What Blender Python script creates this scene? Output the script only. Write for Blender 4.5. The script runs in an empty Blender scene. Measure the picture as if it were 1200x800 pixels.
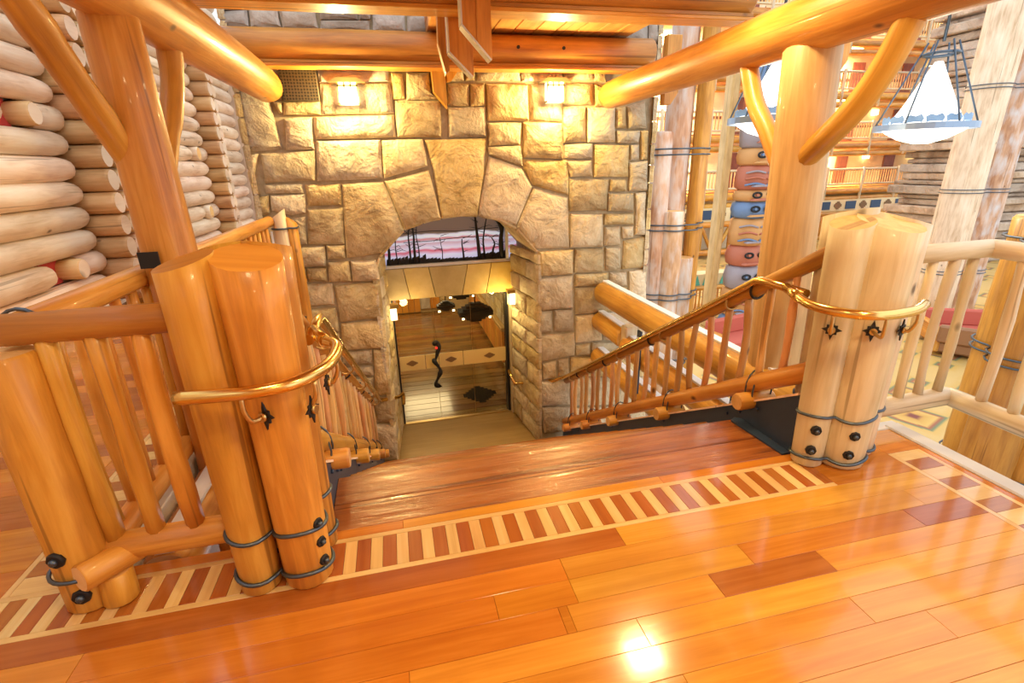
import bpy, bmesh, math, random
from math import sin, cos, pi, radians, sqrt, atan2
from mathutils import Vector, Matrix, noise
from mathutils.geometry import tessellate_polygon

C = bpy.context.scene.collection
SC = bpy.context.scene

# ------------------------------------------------------------------ camera
cam_d = bpy.data.cameras.new('camera'); cam = bpy.data.objects.new('camera', cam_d); C.objects.link(cam)
SC.camera = cam
cam_d.sensor_width = 36; cam_d.lens = 36 * 581.8 / 1200; cam_d.clip_start = .05; cam_d.clip_end = 300
YAW, PITCH, ROLL = radians(12.738), radians(19.569), radians(1.495)
fwd = Vector((sin(YAW) * cos(PITCH), cos(YAW) * cos(PITCH), -sin(PITCH)))
rt = Vector((cos(YAW), -sin(YAW), 0)); dn = fwd.cross(rt)
r2 = rt * cos(ROLL) + dn * sin(ROLL); d2 = -rt * sin(ROLL) + dn * cos(ROLL)
M = Matrix((r2, -d2, -fwd)).transposed().to_4x4(); M.translation = (0, 0, 1.6)
cam.matrix_world = M

# ------------------------------------------------------------------ sky, lights, exposure
W = bpy.data.worlds.new('daylight'); SC.world = W; W.use_nodes = True
bg = W.node_tree.nodes['Background']; bg.inputs[0].default_value = (.86, .93, 1.0, 1); bg.inputs[1].default_value = 1.35
SC.view_settings.view_transform = 'Standard'; SC.view_settings.look = 'None'
SC.view_settings.gamma = 1; SC.view_settings.use_curve_mapping = False
SC.view_settings.exposure = 0.42

def light(name, kind, loc, energy, col, size=.2, rot=None, size_y=None):
    l = bpy.data.lights.new(name, kind); l.energy = energy; l.color = col
    if kind == 'AREA':
        l.shape = 'RECTANGLE'; l.size = size; l.size_y = size_y or size
    elif kind == 'POINT': l.shadow_soft_size = size
    o = bpy.data.objects.new(name, l); o.location = loc
    if rot: o.rotation_euler = rot
    C.objects.link(o); return o
WARM = (1.0, .72, .36)
for x, y, e in ((-.2, .6, 15), (1.9, .6, 27), (.8, -1.6, 22), (1.9, 3.1, 28)):
    light('landing_warm_light', 'AREA', (x, y, 2.80), e, WARM, .30)  # added warm lamps, except the last, whose reflection shows in the floor

# ------------------------------------------------------------------ materials
def nmat(name):
    m = bpy.data.materials.new(name); m.use_nodes = True
    nt = m.node_tree; b = nt.nodes['Principled BSDF']
    return m, nt, b
def N(nt, t, **k):
    n = nt.nodes.new(t)
    for a, v in k.items():
        if a.startswith('i_'): n.inputs[a[2:].replace('_', ' ')].default_value = v
        else: setattr(n, a, v)
    return n
def ramp(nt, fac, stops):
    r = nt.nodes.new('ShaderNodeValToRGB'); e = r.color_ramp.elements
    while len(e) < len(stops): e.new(.5)
    for el, (p, c) in zip(e, stops): el.position = p; el.color = (*c, 1)
    nt.links.new(fac, r.inputs[0]); return r.outputs[0]
def mixc(nt, fac, a, b, mode='MIX'):
    m = nt.nodes.new('ShaderNodeMix'); m.data_type = 'RGBA'; m.blend_type = mode
    for sock, v in ((m.inputs[0], fac), (m.inputs[6], a), (m.inputs[7], b)):
        if hasattr(v, 'is_linked'): nt.links.new(v, sock)
        elif isinstance(v, tuple): sock.default_value = (*v, 1)
        else: sock.default_value = v
    return m.outputs[2]
def mathn(nt, op, a, b=None):
    m = nt.nodes.new('ShaderNodeMath'); m.operation = op
    for i, v in enumerate((a, b)):
        if v is None: continue
        if hasattr(v, 'is_linked'): nt.links.new(v, m.inputs[i])
        else: m.inputs[i].default_value = v
    return m.outputs[0]
def simple(name, col, rough=.5, metal=0, emit=None, estr=1, coat=0):
    m, nt, b = nmat(name)
    b.inputs['Base Color'].default_value = (*col, 1); b.inputs['Roughness'].default_value = rough
    b.inputs['Metallic'].default_value = metal; b.inputs['Coat Weight'].default_value = coat
    if emit: b.inputs['Emission Color'].default_value = (*emit, 1); b.inputs['Emission Strength'].default_value = estr
    return m
def wood(name, dark, mid, light_, rough=.45, coat=.15, across=14, along=.9, blotch=.5, knots=.05, rnd=.3, bump=.25, grey=None, checks=True):
    m, nt, b = nmat(name); L = nt.links
    uv = N(nt, 'ShaderNodeUVMap'); oi = N(nt, 'ShaderNodeObjectInfo')
    off = N(nt, 'ShaderNodeVectorMath', operation='MULTIPLY_ADD')
    comb = N(nt, 'ShaderNodeCombineXYZ'); L.new(mathn(nt, 'MULTIPLY', oi.outputs['Random'], 37.), comb.inputs[2])
    L.new(mathn(nt, 'MULTIPLY', oi.outputs['Random'], 11.), comb.inputs[1])
    add = N(nt, 'ShaderNodeVectorMath', operation='ADD'); L.new(uv.outputs[0], add.inputs[0]); L.new(comb.outputs[0], add.inputs[1])
    mp = N(nt, 'ShaderNodeMapping'); mp.inputs['Scale'].default_value = (across, along, 1); L.new(add.outputs[0], mp.inputs[0])
    n1 = N(nt, 'ShaderNodeTexNoise', i_Scale=1.6, i_Detail=6., i_Roughness=.62, i_Distortion=.8); L.new(mp.outputs[0], n1.inputs[0])
    mp2 = N(nt, 'ShaderNodeMapping'); mp2.inputs['Scale'].default_value = (5, 1.6, 1); L.new(add.outputs[0], mp2.inputs[0])
    n2 = N(nt, 'ShaderNodeTexNoise', i_Scale=1., i_Detail=3.); L.new(mp2.outputs[0], n2.inputs[0])
    f = mathn(nt, 'ADD', mathn(nt, 'MULTIPLY', n1.outputs[0], 1 - blotch), mathn(nt, 'MULTIPLY', n2.outputs[0], blotch))
    c = ramp(nt, f, [(.30, dark), (.5, mid), (.68, light_)])
    if knots:
        mp3 = N(nt, 'ShaderNodeMapping'); mp3.inputs['Scale'].default_value = (3.2, 2.0, 1); L.new(add.outputs[0], mp3.inputs[0])
        v = N(nt, 'ShaderNodeTexVoronoi', i_Scale=1.); L.new(mp3.outputs[0], v.inputs[0])
        kf = ramp(nt, v.outputs['Distance'], [(knots * .6, (1, 1, 1)), (knots * 1.6, (0, 0, 0))])
        c = mixc(nt, kf, c, tuple(x * .35 for x in dark))
    n4 = N(nt, 'ShaderNodeTexNoise', i_Scale=1., i_Detail=2.); mp4 = N(nt, 'ShaderNodeMapping'); mp4.inputs['Scale'].default_value = (across * 1.6, .45, 1); L.new(add.outputs[0], mp4.inputs[0]); L.new(mp4.outputs[0], n4.inputs[0])
    if checks:
        cf = ramp(nt, n4.outputs[0], [(.30, (1, 1, 1)), (.335, (0, 0, 0))]); c = mixc(nt, mathn(nt, 'MULTIPLY', cf, .6), c, tuple(x * .5 for x in dark))
    if grey:
        n3 = N(nt, 'ShaderNodeTexNoise', i_Scale=1.3, i_Detail=4.); L.new(mp2.outputs[0], n3.inputs[0])
        gf = ramp(nt, n3.outputs[0], [(.45, (0, 0, 0)), (.7, (1, 1, 1))]); c = mixc(nt, gf, c, grey)
    hs = N(nt, 'ShaderNodeHueSaturation'); L.new(c, hs.inputs['Color'])
    L.new(mathn(nt, 'ADD', mathn(nt, 'MULTIPLY', oi.outputs['Random'], rnd), 1 - rnd / 2), hs.inputs['Value'])
    wn = N(nt, 'ShaderNodeTexWhiteNoise', noise_dimensions='1D'); L.new(oi.outputs['Random'], wn.inputs['W'])
    L.new(mathn(nt, 'ADD', mathn(nt, 'MULTIPLY', wn.outputs[0], .02 * (rnd / .3)), .5 - .01 * (rnd / .3)), hs.inputs['Hue'])
    L.new(hs.outputs[0], b.inputs['Base Color'])
    b.inputs['Roughness'].default_value = rough; b.inputs['Coat Weight'].default_value = coat; b.inputs['Coat Roughness'].default_value = .07
    if bump:
        bp = N(nt, 'ShaderNodeBump', i_Strength=bump, i_Distance=.01); L.new(n1.outputs[0], bp.inputs['Height']); L.new(bp.outputs[0], b.inputs['Normal'])
        if bump > .5 and rough < .35: L.new(bp.outputs[0], b.inputs['Coat Normal'])
    return m
def stone(name, cols, bump=.9, scale=3., rough=.85, dist=.05):
    m, nt, b = nmat(name); L = nt.links
    tc = N(nt, 'ShaderNodeTexCoord'); oi = N(nt, 'ShaderNodeObjectInfo')
    n1 = N(nt, 'ShaderNodeTexNoise', i_Scale=scale, i_Detail=8., i_Roughness=.6, i_Distortion=.5); L.new(tc.outputs['Object'], n1.inputs[0])
    n2 = N(nt, 'ShaderNodeTexNoise', i_Scale=scale * 6, i_Detail=6., i_Roughness=.7); L.new(tc.outputs['Object'], n2.inputs[0])
    mu = N(nt, 'ShaderNodeTexNoise', noise_dimensions='3D', i_Scale=scale * .7, i_Detail=3., i_Distortion=3.); L.new(tc.outputs['Object'], mu.inputs[0])
    c = ramp(nt, n1.outputs[0], [(.32, cols[0]), (.5, cols[1]), (.66, cols[2])])
    c = mixc(nt, mathn(nt, 'MULTIPLY', n2.outputs[0], .4), c, cols[0], 'MULTIPLY')
    hs = N(nt, 'ShaderNodeHueSaturation'); L.new(c, hs.inputs['Color'])
    L.new(mathn(nt, 'ADD', mathn(nt, 'MULTIPLY', oi.outputs['Random'], .4), .8), hs.inputs['Value'])
    wn = N(nt, 'ShaderNodeTexWhiteNoise', noise_dimensions='1D'); L.new(oi.outputs['Random'], wn.inputs['W'])
    L.new(mathn(nt, 'ADD', mathn(nt, 'MULTIPLY', wn.outputs[0], .5), .7), hs.inputs['Saturation'])
    L.new(hs.outputs[0], b.inputs['Base Color']); b.inputs['Roughness'].default_value = rough
    h = mathn(nt, 'ADD', mathn(nt, 'MULTIPLY', n2.outputs[0], .25), mathn(nt, 'ADD', n1.outputs[0], mathn(nt, 'MULTIPLY', mu.outputs[0], .6)))
    bp = N(nt, 'ShaderNodeBump', i_Strength=bump, i_Distance=dist); L.new(h, bp.inputs['Height']); L.new(bp.outputs[0], b.inputs['Normal'])
    return m

PINE = wood('honey pine log', (.36, .13, .016), (.62, .275, .036), (.80, .43, .08), .42, .15)
PINE_D = wood('stained pine beam', (.28, .10, .014), (.50, .21, .030), (.66, .32, .055), .45, .12)
PALE = wood('pale pine log', (.48, .34, .18), (.68, .55, .36), (.78, .67, .48), .5, .05)  # daylight on the right-hand logs is painted in as a paler tone
GOLDP = wood('golden tan log', (.44, .26, .08), (.66, .43, .16), (.78, .56, .25), .5, .08)
SPIND = wood('peeled spindle', (.42, .19, .06), (.72, .40, .15), (.85, .58, .30), .5, .1, rnd=.4)
WALLLOG = wood('daylight pale log', (.56, .35, .20), (.84, .64, .46), (.92, .78, .62), .65, 0, across=10, knots=.06, bump=.5)  # daylight from the left is put into this pale log colour
COOLLOG = wood('cool daylit log', (.30, .13, .05), (.56, .34, .20), (.70, .56, .46), .6, 0, blotch=.7, grey=(.60, .56, .56))  # whitish grey patches paint cool daylight onto the tall logs
GRAIN_END = wood('sawn log end', (.50, .27, .09), (.74, .44, .17), (.82, .56, .26), .6, 0, across=30, along=30, knots=0)
BOARD = wood('ceiling board', (.36, .14, .035), (.58, .26, .07), (.70, .36, .11), .5, .1)
def floorwood(name, cols, rough=.16, across=16, spec=.5, coat=.35, rnd=.16, bump=.03):
    m = wood(name, *cols, rough=rough, coat=coat, across=across, along=.7, blotch=.45, knots=0, rnd=rnd, bump=bump, checks=False)
    return m
FLR = floorwood('amber floor plank', ((.50, .19, .020), (.64, .28, .032), (.76, .38, .055)))
FLR_D = floorwood('red brown floor plank', ((.27, .06, .010), (.38, .105, .016), (.48, .15, .028)))
FLR_O = floorwood('orange brown floor plank', ((.44, .125, .012), (.56, .19, .018), (.68, .26, .032)))
INL_D = floorwood('dark inlay block', ((.26, .06, .012), (.38, .11, .018), (.46, .16, .03)))
INL_L = floorwood('light inlay block', ((.58, .32, .10), (.74, .48, .18), (.82, .60, .28)))
WORN = wood('worn tread board', (.16, .045, .010), (.32, .11, .02), (.48, .20, .045), .26, .5, across=16, along=.8, bump=.6, rnd=.25, knots=0)
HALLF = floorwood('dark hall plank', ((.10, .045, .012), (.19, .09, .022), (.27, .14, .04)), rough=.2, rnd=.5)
STONE = stone('rough sandstone', ((.50, .36, .18), (.72, .57, .32), (.84, .71, .44)), bump=1., scale=3.2, dist=.09)
STONE_G = stone('grey sandstone', ((.38, .31, .25), (.52, .45, .38), (.64, .57, .50)), bump=.8)  # grey lifted in place of sky light on the stones above the beam
MORTAR = stone('mortar', ((.42, .32, .17), (.54, .43, .25), (.60, .50, .32)), bump=.4, scale=8, dist=.01)
LINTEL = stone('smooth lintel stone', ((.50, .36, .14), (.58, .43, .19), (.64, .49, .24)), bump=.15, scale=2, dist=.01)
STRATA = stone('layered ledge stone', ((.40, .28, .20), (.62, .48, .36), (.74, .62, .50)), bump=1., scale=1.2, dist=.2)
def brass():
    m, nt, b = nmat('polished brass'); b.inputs['Base Color'].default_value = (.80, .55, .18, 1)
    b.inputs['Metallic'].default_value = 1; b.inputs['Roughness'].default_value = .22; return m
BRASS = brass(); BLACKM = simple('matt black inlay', (.006, .006, .006), .95); BLACKM.node_tree.nodes['Principled BSDF'].inputs['Specular IOR Level'].default_value = .05
BRASS_D = simple('aged brass', (.62, .45, .20), .35, 1)
STEEL = simple('dark blue steel', (.05, .085, .16), .42, .5)
WIRE = simple('blued wire strap', (.10, .13, .17), .35, .8)
IRON = simple('black iron', (.010, .010, .012), .55, .1)
WHITE = simple('white painted strip', (.78, .80, .84), .5)
KERB = simple('pale grey kerb', (.62, .60, .58), .5)
GLOW = simple('lit milk glass', (.9, .85, .7), .5, emit=(1, .88, .55), estr=2.6)
GLOW_C = simple('lit hide shade', (.95, .92, .85), .6, emit=(1, .95, .85), estr=1.6)
GLOW_F = simple('small lit lamp shade', (.9, .8, .5), .6, emit=(1, .78, .38), estr=7)
CREAM = stone('cream plaster', ((.76, .64, .40), (.82, .70, .46), (.86, .76, .52)), bump=.05, scale=1, dist=.01)
DOORM = wood('dark red door', (.16, .04, .02), (.26, .08, .04), (.34, .11, .05), .5, .1, knots=0)
GALDK = simple('brown wall band', (.20, .10, .05), .6)
LFLOOR = floorwood('tan stone floor', ((.26, .16, .045), (.33, .20, .06), (.39, .25, .08)), rough=.6, coat=.05, rnd=0, bump=0)
ORANGE_B = wood('orange wainscot board', (.50, .16, .02), (.72, .28, .04), (.85, .38, .07), .4, .2)
REDM = simple('red painted board', (.55, .05, .05), .6)
def carpet():
    m, nt, b = nmat('patterned lobby carpet'); L = nt.links
    tc = N(nt, 'ShaderNodeTexCoord')
    mp = N(nt, 'ShaderNodeMapping'); mp.inputs['Scale'].default_value = (.8, .8, .8); mp.inputs['Rotation'].default_value = (0, 0, .4); L.new(tc.outputs['Object'], mp.inputs[0])
    v = N(nt, 'ShaderNodeTexVoronoi', i_Scale=1.1, distance='MANHATTAN', feature='F1'); L.new(mp.outputs[0], v.inputs[0])
    ck = N(nt, 'ShaderNodeTexChecker', i_Scale=1.4); L.new(mp.outputs[0], ck.inputs[0])
    c = ramp(nt, v.outputs['Distance'], [(.10, (.20, .04, .03)), (.2, (.55, .30, .06)), (.42, (.62, .40, .10)), (.5, (.34, .09, .04)), (.58, (.14, .20, .10)), (.64, (.58, .36, .09)), (.85, (.60, .40, .14))])
    L.new(c, b.inputs['Base Color']); b.inputs['Roughness'].default_value = .5
    return m
CARPET = carpet()
def artglass():
    m, nt, b = nmat('banded art glass'); L = nt.links
    tc = N(nt, 'ShaderNodeTexCoord'); sp = N(nt, 'ShaderNodeSeparateXYZ'); L.new(tc.outputs['Object'], sp.inputs[0])
    n = N(nt, 'ShaderNodeTexNoise', i_Scale=3., i_Detail=2.); L.new(tc.outputs['Object'], n.inputs[0])
    z = mathn(nt, 'ADD', mathn(nt, 'SUBTRACT', sp.outputs[2], .30), mathn(nt, 'MULTIPLY', n.outputs[0], .10))
    c = ramp(nt, mathn(nt, 'MULTIPLY', z, 1.25), [(.10, (.52, .52, .72)), (.2, (.60, .60, .78)), (.27, (.55, .10, .16)), (.31, (.62, .62, .78)), (.40, (.50, .36, .45)), (.44, (.60, .66, .80)), (.48, (.50, .16, .18)), (.52, (.62, .72, .82)), (.55, (.60, .62, .72)), (.58, (.13, .09, .07))])
    L.new(c, b.inputs['Base Color']); L.new(c, b.inputs['Emission Color']); b.inputs['Emission Strength'].default_value = .55
    b.inputs['Roughness'].default_value = .15
    return m
ARTGLASS = artglass()
def clear_glass():
    m = bpy.data.materials.new('clear door glass'); m.use_nodes = True; nt = m.node_tree; nt.nodes.clear()
    o = nt.nodes.new('ShaderNodeOutputMaterial'); t = nt.nodes.new('ShaderNodeBsdfTransparent'); t.inputs[0].default_value = (.93, .95, .93, 1)
    g = nt.nodes.new('ShaderNodeBsdfGlossy'); g.inputs['Roughness'].default_value = .02
    f = nt.nodes.new('ShaderNodeFresnel'); f.inputs[0].default_value = 1.45; mx = nt.nodes.new('ShaderNodeMixShader')
    nt.links.new(f.outputs[0], mx.inputs[0]); nt.links.new(t.outputs[0], mx.inputs[1]); nt.links.new(g.outputs[0], mx.inputs[2]); nt.links.new(mx.outputs[0], o.inputs[0])
    return m
GLASS = clear_glass()
def grille_mat():
    m, nt, b = nmat('perforated brass grille'); L = nt.links
    tc = N(nt, 'ShaderNodeTexCoord'); v = N(nt, 'ShaderNodeTexVoronoi', i_Scale=34., i_Randomness=.15); L.new(tc.outputs['Object'], v.inputs[0])
    c = ramp(nt, v.outputs['Distance'], [(.30, (.015, .012, .008)), (.40, (.085, .062, .035))]); L.new(c, b.inputs['Base Color']); b.inputs['Roughness'].default_value = .5; b.inputs['Metallic'].default_value = .3
    return m
GRILLE = grille_mat()

# ------------------------------------------------------------------ mesh helpers
class MB:
    """collects shapes into one mesh"""
    def __init__(s): s.v = []; s.f = []; s.uv = []; s.mi = []; s.sm = []
    def face(s, idx, uvs, mi=0, sm=False): s.f.append(idx); s.uv.append(uvs); s.mi.append(mi); s.sm.append(sm)
    def tube(s, pts, rad, seg=12, wob=0, seed=0, cap=True, capmi=1, slant0=None, slant1=None, flat=1, uv0=0):
        pts = [Vector(p) for p in pts]; n = len(pts)
        if not hasattr(rad, '__len__'): rad = [rad] * n
        t = [(pts[min(i + 1, n - 1)] - pts[max(i - 1, 0)]).normalized() for i in range(n)]
        up = Vector((0, 0, 1)) if abs(t[0].z) < .9 else Vector((0, 1, 0))
        u = (up - t[0] * up.dot(t[0])).normalized(); base = len(s.v); d = uv0; ds = []
        for i in range(n):
            if i: u = (u - t[i] * u.dot(t[i])).normalized(); d += (pts[i] - pts[i - 1]).length
            ds.append(d); w = t[i].cross(u)
            for k in range(seg):
                a = 2 * pi * k / seg; r = rad[i]
                if wob: r *= 1 + wob * noise.noise(Vector((cos(a) * 1.3 + seed * 7.1, sin(a) * 1.3, d * 2.2 + seed)))
                p = pts[i] + u * cos(a) * r * flat + w * sin(a) * r
                if i == 0 and slant0: p = p + t[0] * (slant0[0] * (p - pts[0]).x + slant0[1] * (p - pts[0]).y)
                if i == n - 1 and slant1: p = p + t[-1] * (slant1[0] * (p - pts[-1]).x + slant1[1] * (p - pts[-1]).y)
                s.v.append(p)
        for i in range(n - 1):
            rm = sum(rad) / n
            for k in range(seg):
                k2 = (k + 1) % seg; a, b_, c_, d_ = base + i * seg + k, base + i * seg + k2, base + (i + 1) * seg + k2, base + (i + 1) * seg + k
                u0, u1 = 2 * pi * k / seg * rm, 2 * pi * (k + 1) / seg * rm
                s.face((a, b_, c_, d_), ((u0, ds[i]), (u1, ds[i]), (u1, ds[i + 1]), (u0, ds[i + 1])), 0, True)
        if cap:
            for i, rev in ((0, True), (n - 1, False)):
                idx = [base + i * seg + k for k in range(seg)]; uvs = [(cos(2 * pi * k / seg) * rad[i] * .3 + .5, sin(2 * pi * k / seg) * rad[i] * .3) for k in range(seg)]
                if rev: idx = idx[::-1]; uvs = uvs[::-1]
                s.face(tuple(idx), tuple(uvs), capmi)
        return s
    def log(s, a, b, r, r2=None, seg=14, wob=.06, seed=0, n=None, cham=.12, slant0=None, slant1=None, bend=0):
        a, b = Vector(a), Vector(b); L = (b - a).length; n = n or max(3, min(14, int(L / .45) + 2)); r2 = r2 or r
        t = (b - a).normalized(); side = t.cross(Vector((.3, .2, 1))).normalized()
        f = [0] + [cham * r / L] + [i / (n - 1) for i in range(1, n - 1)] + [1 - cham * r / L] + [1]
        if slant0: f = f[:1] + f[2:]
        if slant1: f = f[:-2] + f[-1:]
        pts = [a.lerp(b, x) + side * bend * sin(pi * x) * L for x in f]; rr = [r + (r2 - r) * x for x in f]
        if not slant0: rr[0] *= .9
        if not slant1: rr[-1] *= .9
        return s.tube(pts, rr, seg, wob, seed, slant0=slant0, slant1=slant1)
    def box(s, lo, hi, mi=0, cham=0, axis=None, M=None):
        lo, hi = Vector(lo), Vector(hi); d = hi - lo; c = min(cham, min(d) * .45)
        ax = axis if axis is not None else max(range(3), key=lambda i: d[i])
        bm = bmesh.new(); bmesh.ops.create_cube(bm, size=1)
        for v in bm.verts: v.co = Vector((lo[i] + (v.co[i] + .5) * d[i] for i in range(3)))
        if c > 0: bmesh.ops.bevel(bm, geom=bm.edges[:], offset=c, segments=1, affect='EDGES')
        s.bm(bm, mi, ax, M); return s
    def bm(s, bm, mi=0, ax=2, M=None, sm=False):
        bm.normal_update(); base = len(s.v); o = [i for i in range(3) if i != ax]
        for v in bm.verts: s.v.append(M @ v.co if M else v.co.copy())
        bm.verts.index_update()
        for f in bm.faces:
            nn = f.normal; a2 = o[0] if abs(nn[o[0]]) < abs(nn[o[1]]) or abs(nn[ax]) > .8 else o[1]
            b2 = ax if abs(nn[ax]) < .8 else o[1]
            s.face(tuple(base + v.index for v in f.verts), tuple((v.co[a2], v.co[b2]) for v in f.verts), mi, sm)
        bm.free()
    def prism(s, poly, y0, y1, O=(0, 0, 0), U=(1, 0, 0), V=(0, 0, 1), Nn=(0, 1, 0), mi=0, cham=0, uvswap=False):
        """polygon in the U,V plane, extruded along N from y0 (front) to y1"""
        O, U, V, Nn = map(Vector, (O, U, V, Nn)); n = len(poly); base = len(s.v)
        cx = sum(p[0] for p in poly) / n; cy = sum(p[1] for p in poly) / n
        def put(p, y, k=0):
            dx, dy = p[0] - cx, p[1] - cy; l = max(1e-6, sqrt(dx * dx + dy * dy)); q = max(0, 1 - k / l)
            s.v.append(O + U * (cx + dx * q) + V * (cy + dy * q) + Nn * y)
        rings = [(y1, 0), (y0 + cham, 0)] + ([(y0, cham)] if cham else [])
        for y, k in rings:
            for p in poly: put(p, y, k)
        uvp = [(p[1], p[0]) if uvswap else (p[0], p[1]) for p in poly]
        per = 0
        for r in range(len(rings) - 1):
            for i in range(n):
                j = (i + 1) % n
                s.face((base + r * n + i, base + r * n + j, base + (r + 1) * n + j, base + (r + 1) * n + i), (uvp[i], uvp[j], (uvp[j][0] + .05, uvp[j][1] + .05), (uvp[i][0] + .05, uvp[i][1] + .05)), mi)
        tri = tessellate_polygon([[Vector((p[0], p[1], 0)) for p in poly]]) if n > 4 else None
        for r in (0, len(rings) - 1):
            if tri:
                for t in tri: s.face(tuple(base + r * n + i for i in t), tuple(uvp[i] for i in t), mi)
            else: s.face(tuple(base + r * n + i for i in range(n)), tuple(uvp), mi)
        return s
    def obj(s, name, mats, parent=None, flat=False):
        me = bpy.data.meshes.new(name); me.from_pydata(s.v, [], s.f); me.uv_layers.new(name='UVMap')
        uvl = me.uv_layers[0].data; fl = []
        for u in s.uv:
            for p in u: fl += [p[0], p[1]]
        uvl.foreach_set('uv', fl)
        if not isinstance(mats, (list, tuple)): mats = [mats, mats]
        for m in mats: me.materials.append(m)
        me.polygons.foreach_set('material_index', [min(i, len(mats) - 1) for i in s.mi])
        me.polygons.foreach_set('use_smooth', [False if flat else x for x in s.sm]); me.update()
        bm = bmesh.new(); bm.from_mesh(me); bmesh.ops.recalc_face_normals(bm, faces=bm.faces); bm.to_mesh(me); bm.free()
        o = bpy.data.objects.new(name, me); C.objects.link(o)
        if parent: o.parent = parent
        return o
def thing(name, label, cat, loc=(0, 0, 0), group=None, kind=None):
    o = bpy.data.objects.new(name, None); C.objects.link(o); o.location = loc; o.empty_display_size = .1
    if label: o['label'] = label
    if cat: o['category'] = cat
    if group: o['group'] = group
    if kind: o['kind'] = kind
    return o
def tag(o, label=None, cat=None, group=None, kind=None):
    if label: o['label'] = label
    if cat: o['category'] = cat
    if group: o['group'] = group
    if kind: o['kind'] = kind
    return o
def adopt(root):
    """parts are modelled in world coordinates; shift them so that they hang on the root's base"""
    for ch in [o for o in C.objects if o.parent == root]:
        ch.location = ch.location - root.location
def inst(src, loc, parent=None, rot=None, scale=None, label=None):
    o = src.copy(); C.objects.link(o); o.location = loc; o.parent = parent
    if rot: o.rotation_euler = rot
    if scale: o.scale = scale
    return o
def arc_pts(ctrl, n=6):
    """Catmull-Rom through control points"""
    P = [Vector(p) for p in ctrl]; P = [2 * P[0] - P[1]] + P + [2 * P[-1] - P[-2]]; out = []
    for i in range(1, len(P) - 2):
        for k in range(n):
            t = k / n; a, b, c, d = P[i - 1:i + 3]
            out.append(.5 * ((2 * b) + (c - a) * t + (2 * a - 5 * b + 4 * c - d) * t * t + (3 * b - a - 3 * c + d) * t ** 3))
    return out + [P[-2]]
R = random.Random(5)
# ================================================================== SETTING
def nz(y): return -.6007 * (y - 2.5)                         # nosing line of the flight
ZF = -2.21                                                   # floor at the foot of the stairs
ZA = -3.8                                                    # lobby floor
# --- landing floor -------------------------------------------------
sub = MB()
for lo, hi in (((-3.62, -3.4, -.12), (2.86, 2.0, -.022)), ((-.46, 2.0, -.12), (2.10, 2.46, -.022)), ((-3.62, 2.0, -.12), (-1.36, 14.4, -.022)), ((2.1, 2.0, -.12), (2.86, 2.12, -.022))):
    sub.box(lo, hi)
floor = tag(sub.obj('floor', FLR_D), 'polished landing floor of amber and red-brown planks', None, kind='structure')
pm = {}
def plank(x0, x1, y0, y1, mat, parent, name='plank', z=0, along_x=True, th=.022):
    g = .0007; z += R.uniform(-.0003, .0003)
    key = None
    b = MB().box((x0 + g, y0 + g, z - th), (x1 - g, y1 - g, z), cham=.0008, axis=0 if along_x else 1)
    return b.obj(name, mat, parent)
PW = .118
def row(y0, y1, x0, x1, lens, mats, parent, start=None):
    x = x0 - (start if start is not None else R.uniform(0, lens[1])); 
    while x < x1:
        L_ = R.uniform(*lens); a, b = max(x, x0), min(x + L_, x1)
        if b - a > .03: plank(a, b, y0, y1, R.choices(mats[0], mats[1])[0], parent)
        x += L_
MX = ((FLR, FLR_O, FLR_D), (.82, .16, .02))
MXR = ((FLR, FLR_O, FLR_D), (.15, .77, .08))
y = 1.735; k = 0
while y > .2:
    y0 = y - PW
    if k == 0:   # long red board under the inlay, left part
        plank(-3.6, .86, y0, y, FLR_D, floor); plank(.86, 2.6, y0, y, FLR, floor)
    elif k in (1, 2): 
        row(y0, y, -3.6, .55, (1.5, 2.6), ((FLR_O,), (1,)), floor, 0); row(y0, y, .55, 2.6, (.9, 2.2), MX, floor, .3)
    elif k == 3:
        row(y0, y, -3.6, .5, (1.5, 2.6), ((FLR_O,), (1,)), floor, 0); plank(.5, 1.11, y0, y, FLR, floor); plank(1.11, 1.63, y0, y, FLR_D, floor); plank(1.63, 2.6, y0, y, FLR, floor)
    else: row(y0, y, -3.6, -.1, (1.2, 2.4), MXR, floor); row(y0, y, -.1, 2.6, (.9, 2.2), MX, floor)
    y = y0; k += 1
rest = MB()
while y > -3.4: rest.box((-3.6, y - PW, -.02), (2.86, y - .003, 0)); y -= PW
tag(rest.obj('plank_field', FLR, floor), kind='stuff')
# inlay along the stair head
def border_x(x0, x1, y0, y1, parent):
    plank(x0, x1, y0, y0 + .028, INL_L, parent, 'inlay_strip'); plank(x0, x1, y1 - .028, y1, INL_L, parent, 'inlay_strip')
    x = x0; j = 0
    while x < x1:
        w = .060 if j % 2 else .052
        plank(x, min(x + w, x1), y0 + .028, y1 - .028, INL_D if j % 2 else INL_L, parent, 'inlay_block', along_x=False)
        x += w; j += 1
def border_y(x0, x1, y0, y1, parent, w0=.09):
    plank(x0, x0 + .028, y0, y1, INL_L, parent, 'inlay_strip', along_x=False); plank(x1 - .028, x1, y0, y1, INL_L, parent, 'inlay_strip', along_x=False)
    y = y0; j = 0
    while y < y1:
        plank(x0 + .028, x1 - .028, y, min(y + w0, y1), INL_D if j % 2 else INL_L, parent, 'inlay_block'); y += w0; j += 1
border_x(-1.70, 2.10, 1.735, 1.985, floor)
for a, b, m in ((-1.36, -.1, FLR_O), (-.1, 1.25, FLR), (1.25, 2.12, FLR_O)): plank(a, b, 1.985, 2.045, m, floor)
plank(2.10, 2.6, 1.735, 1.985, FLR_O, floor); plank(2.12, 2.86, 1.985, 2.12, FLR, floor)
border_y(2.60, 2.82, .2, 1.90, floor); plank(2.6, 2.86, 1.9, 1.985, FLR_O, floor); plank(2.82, 2.86, .2, 1.9, FLR_O, floor, along_x=False)
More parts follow.
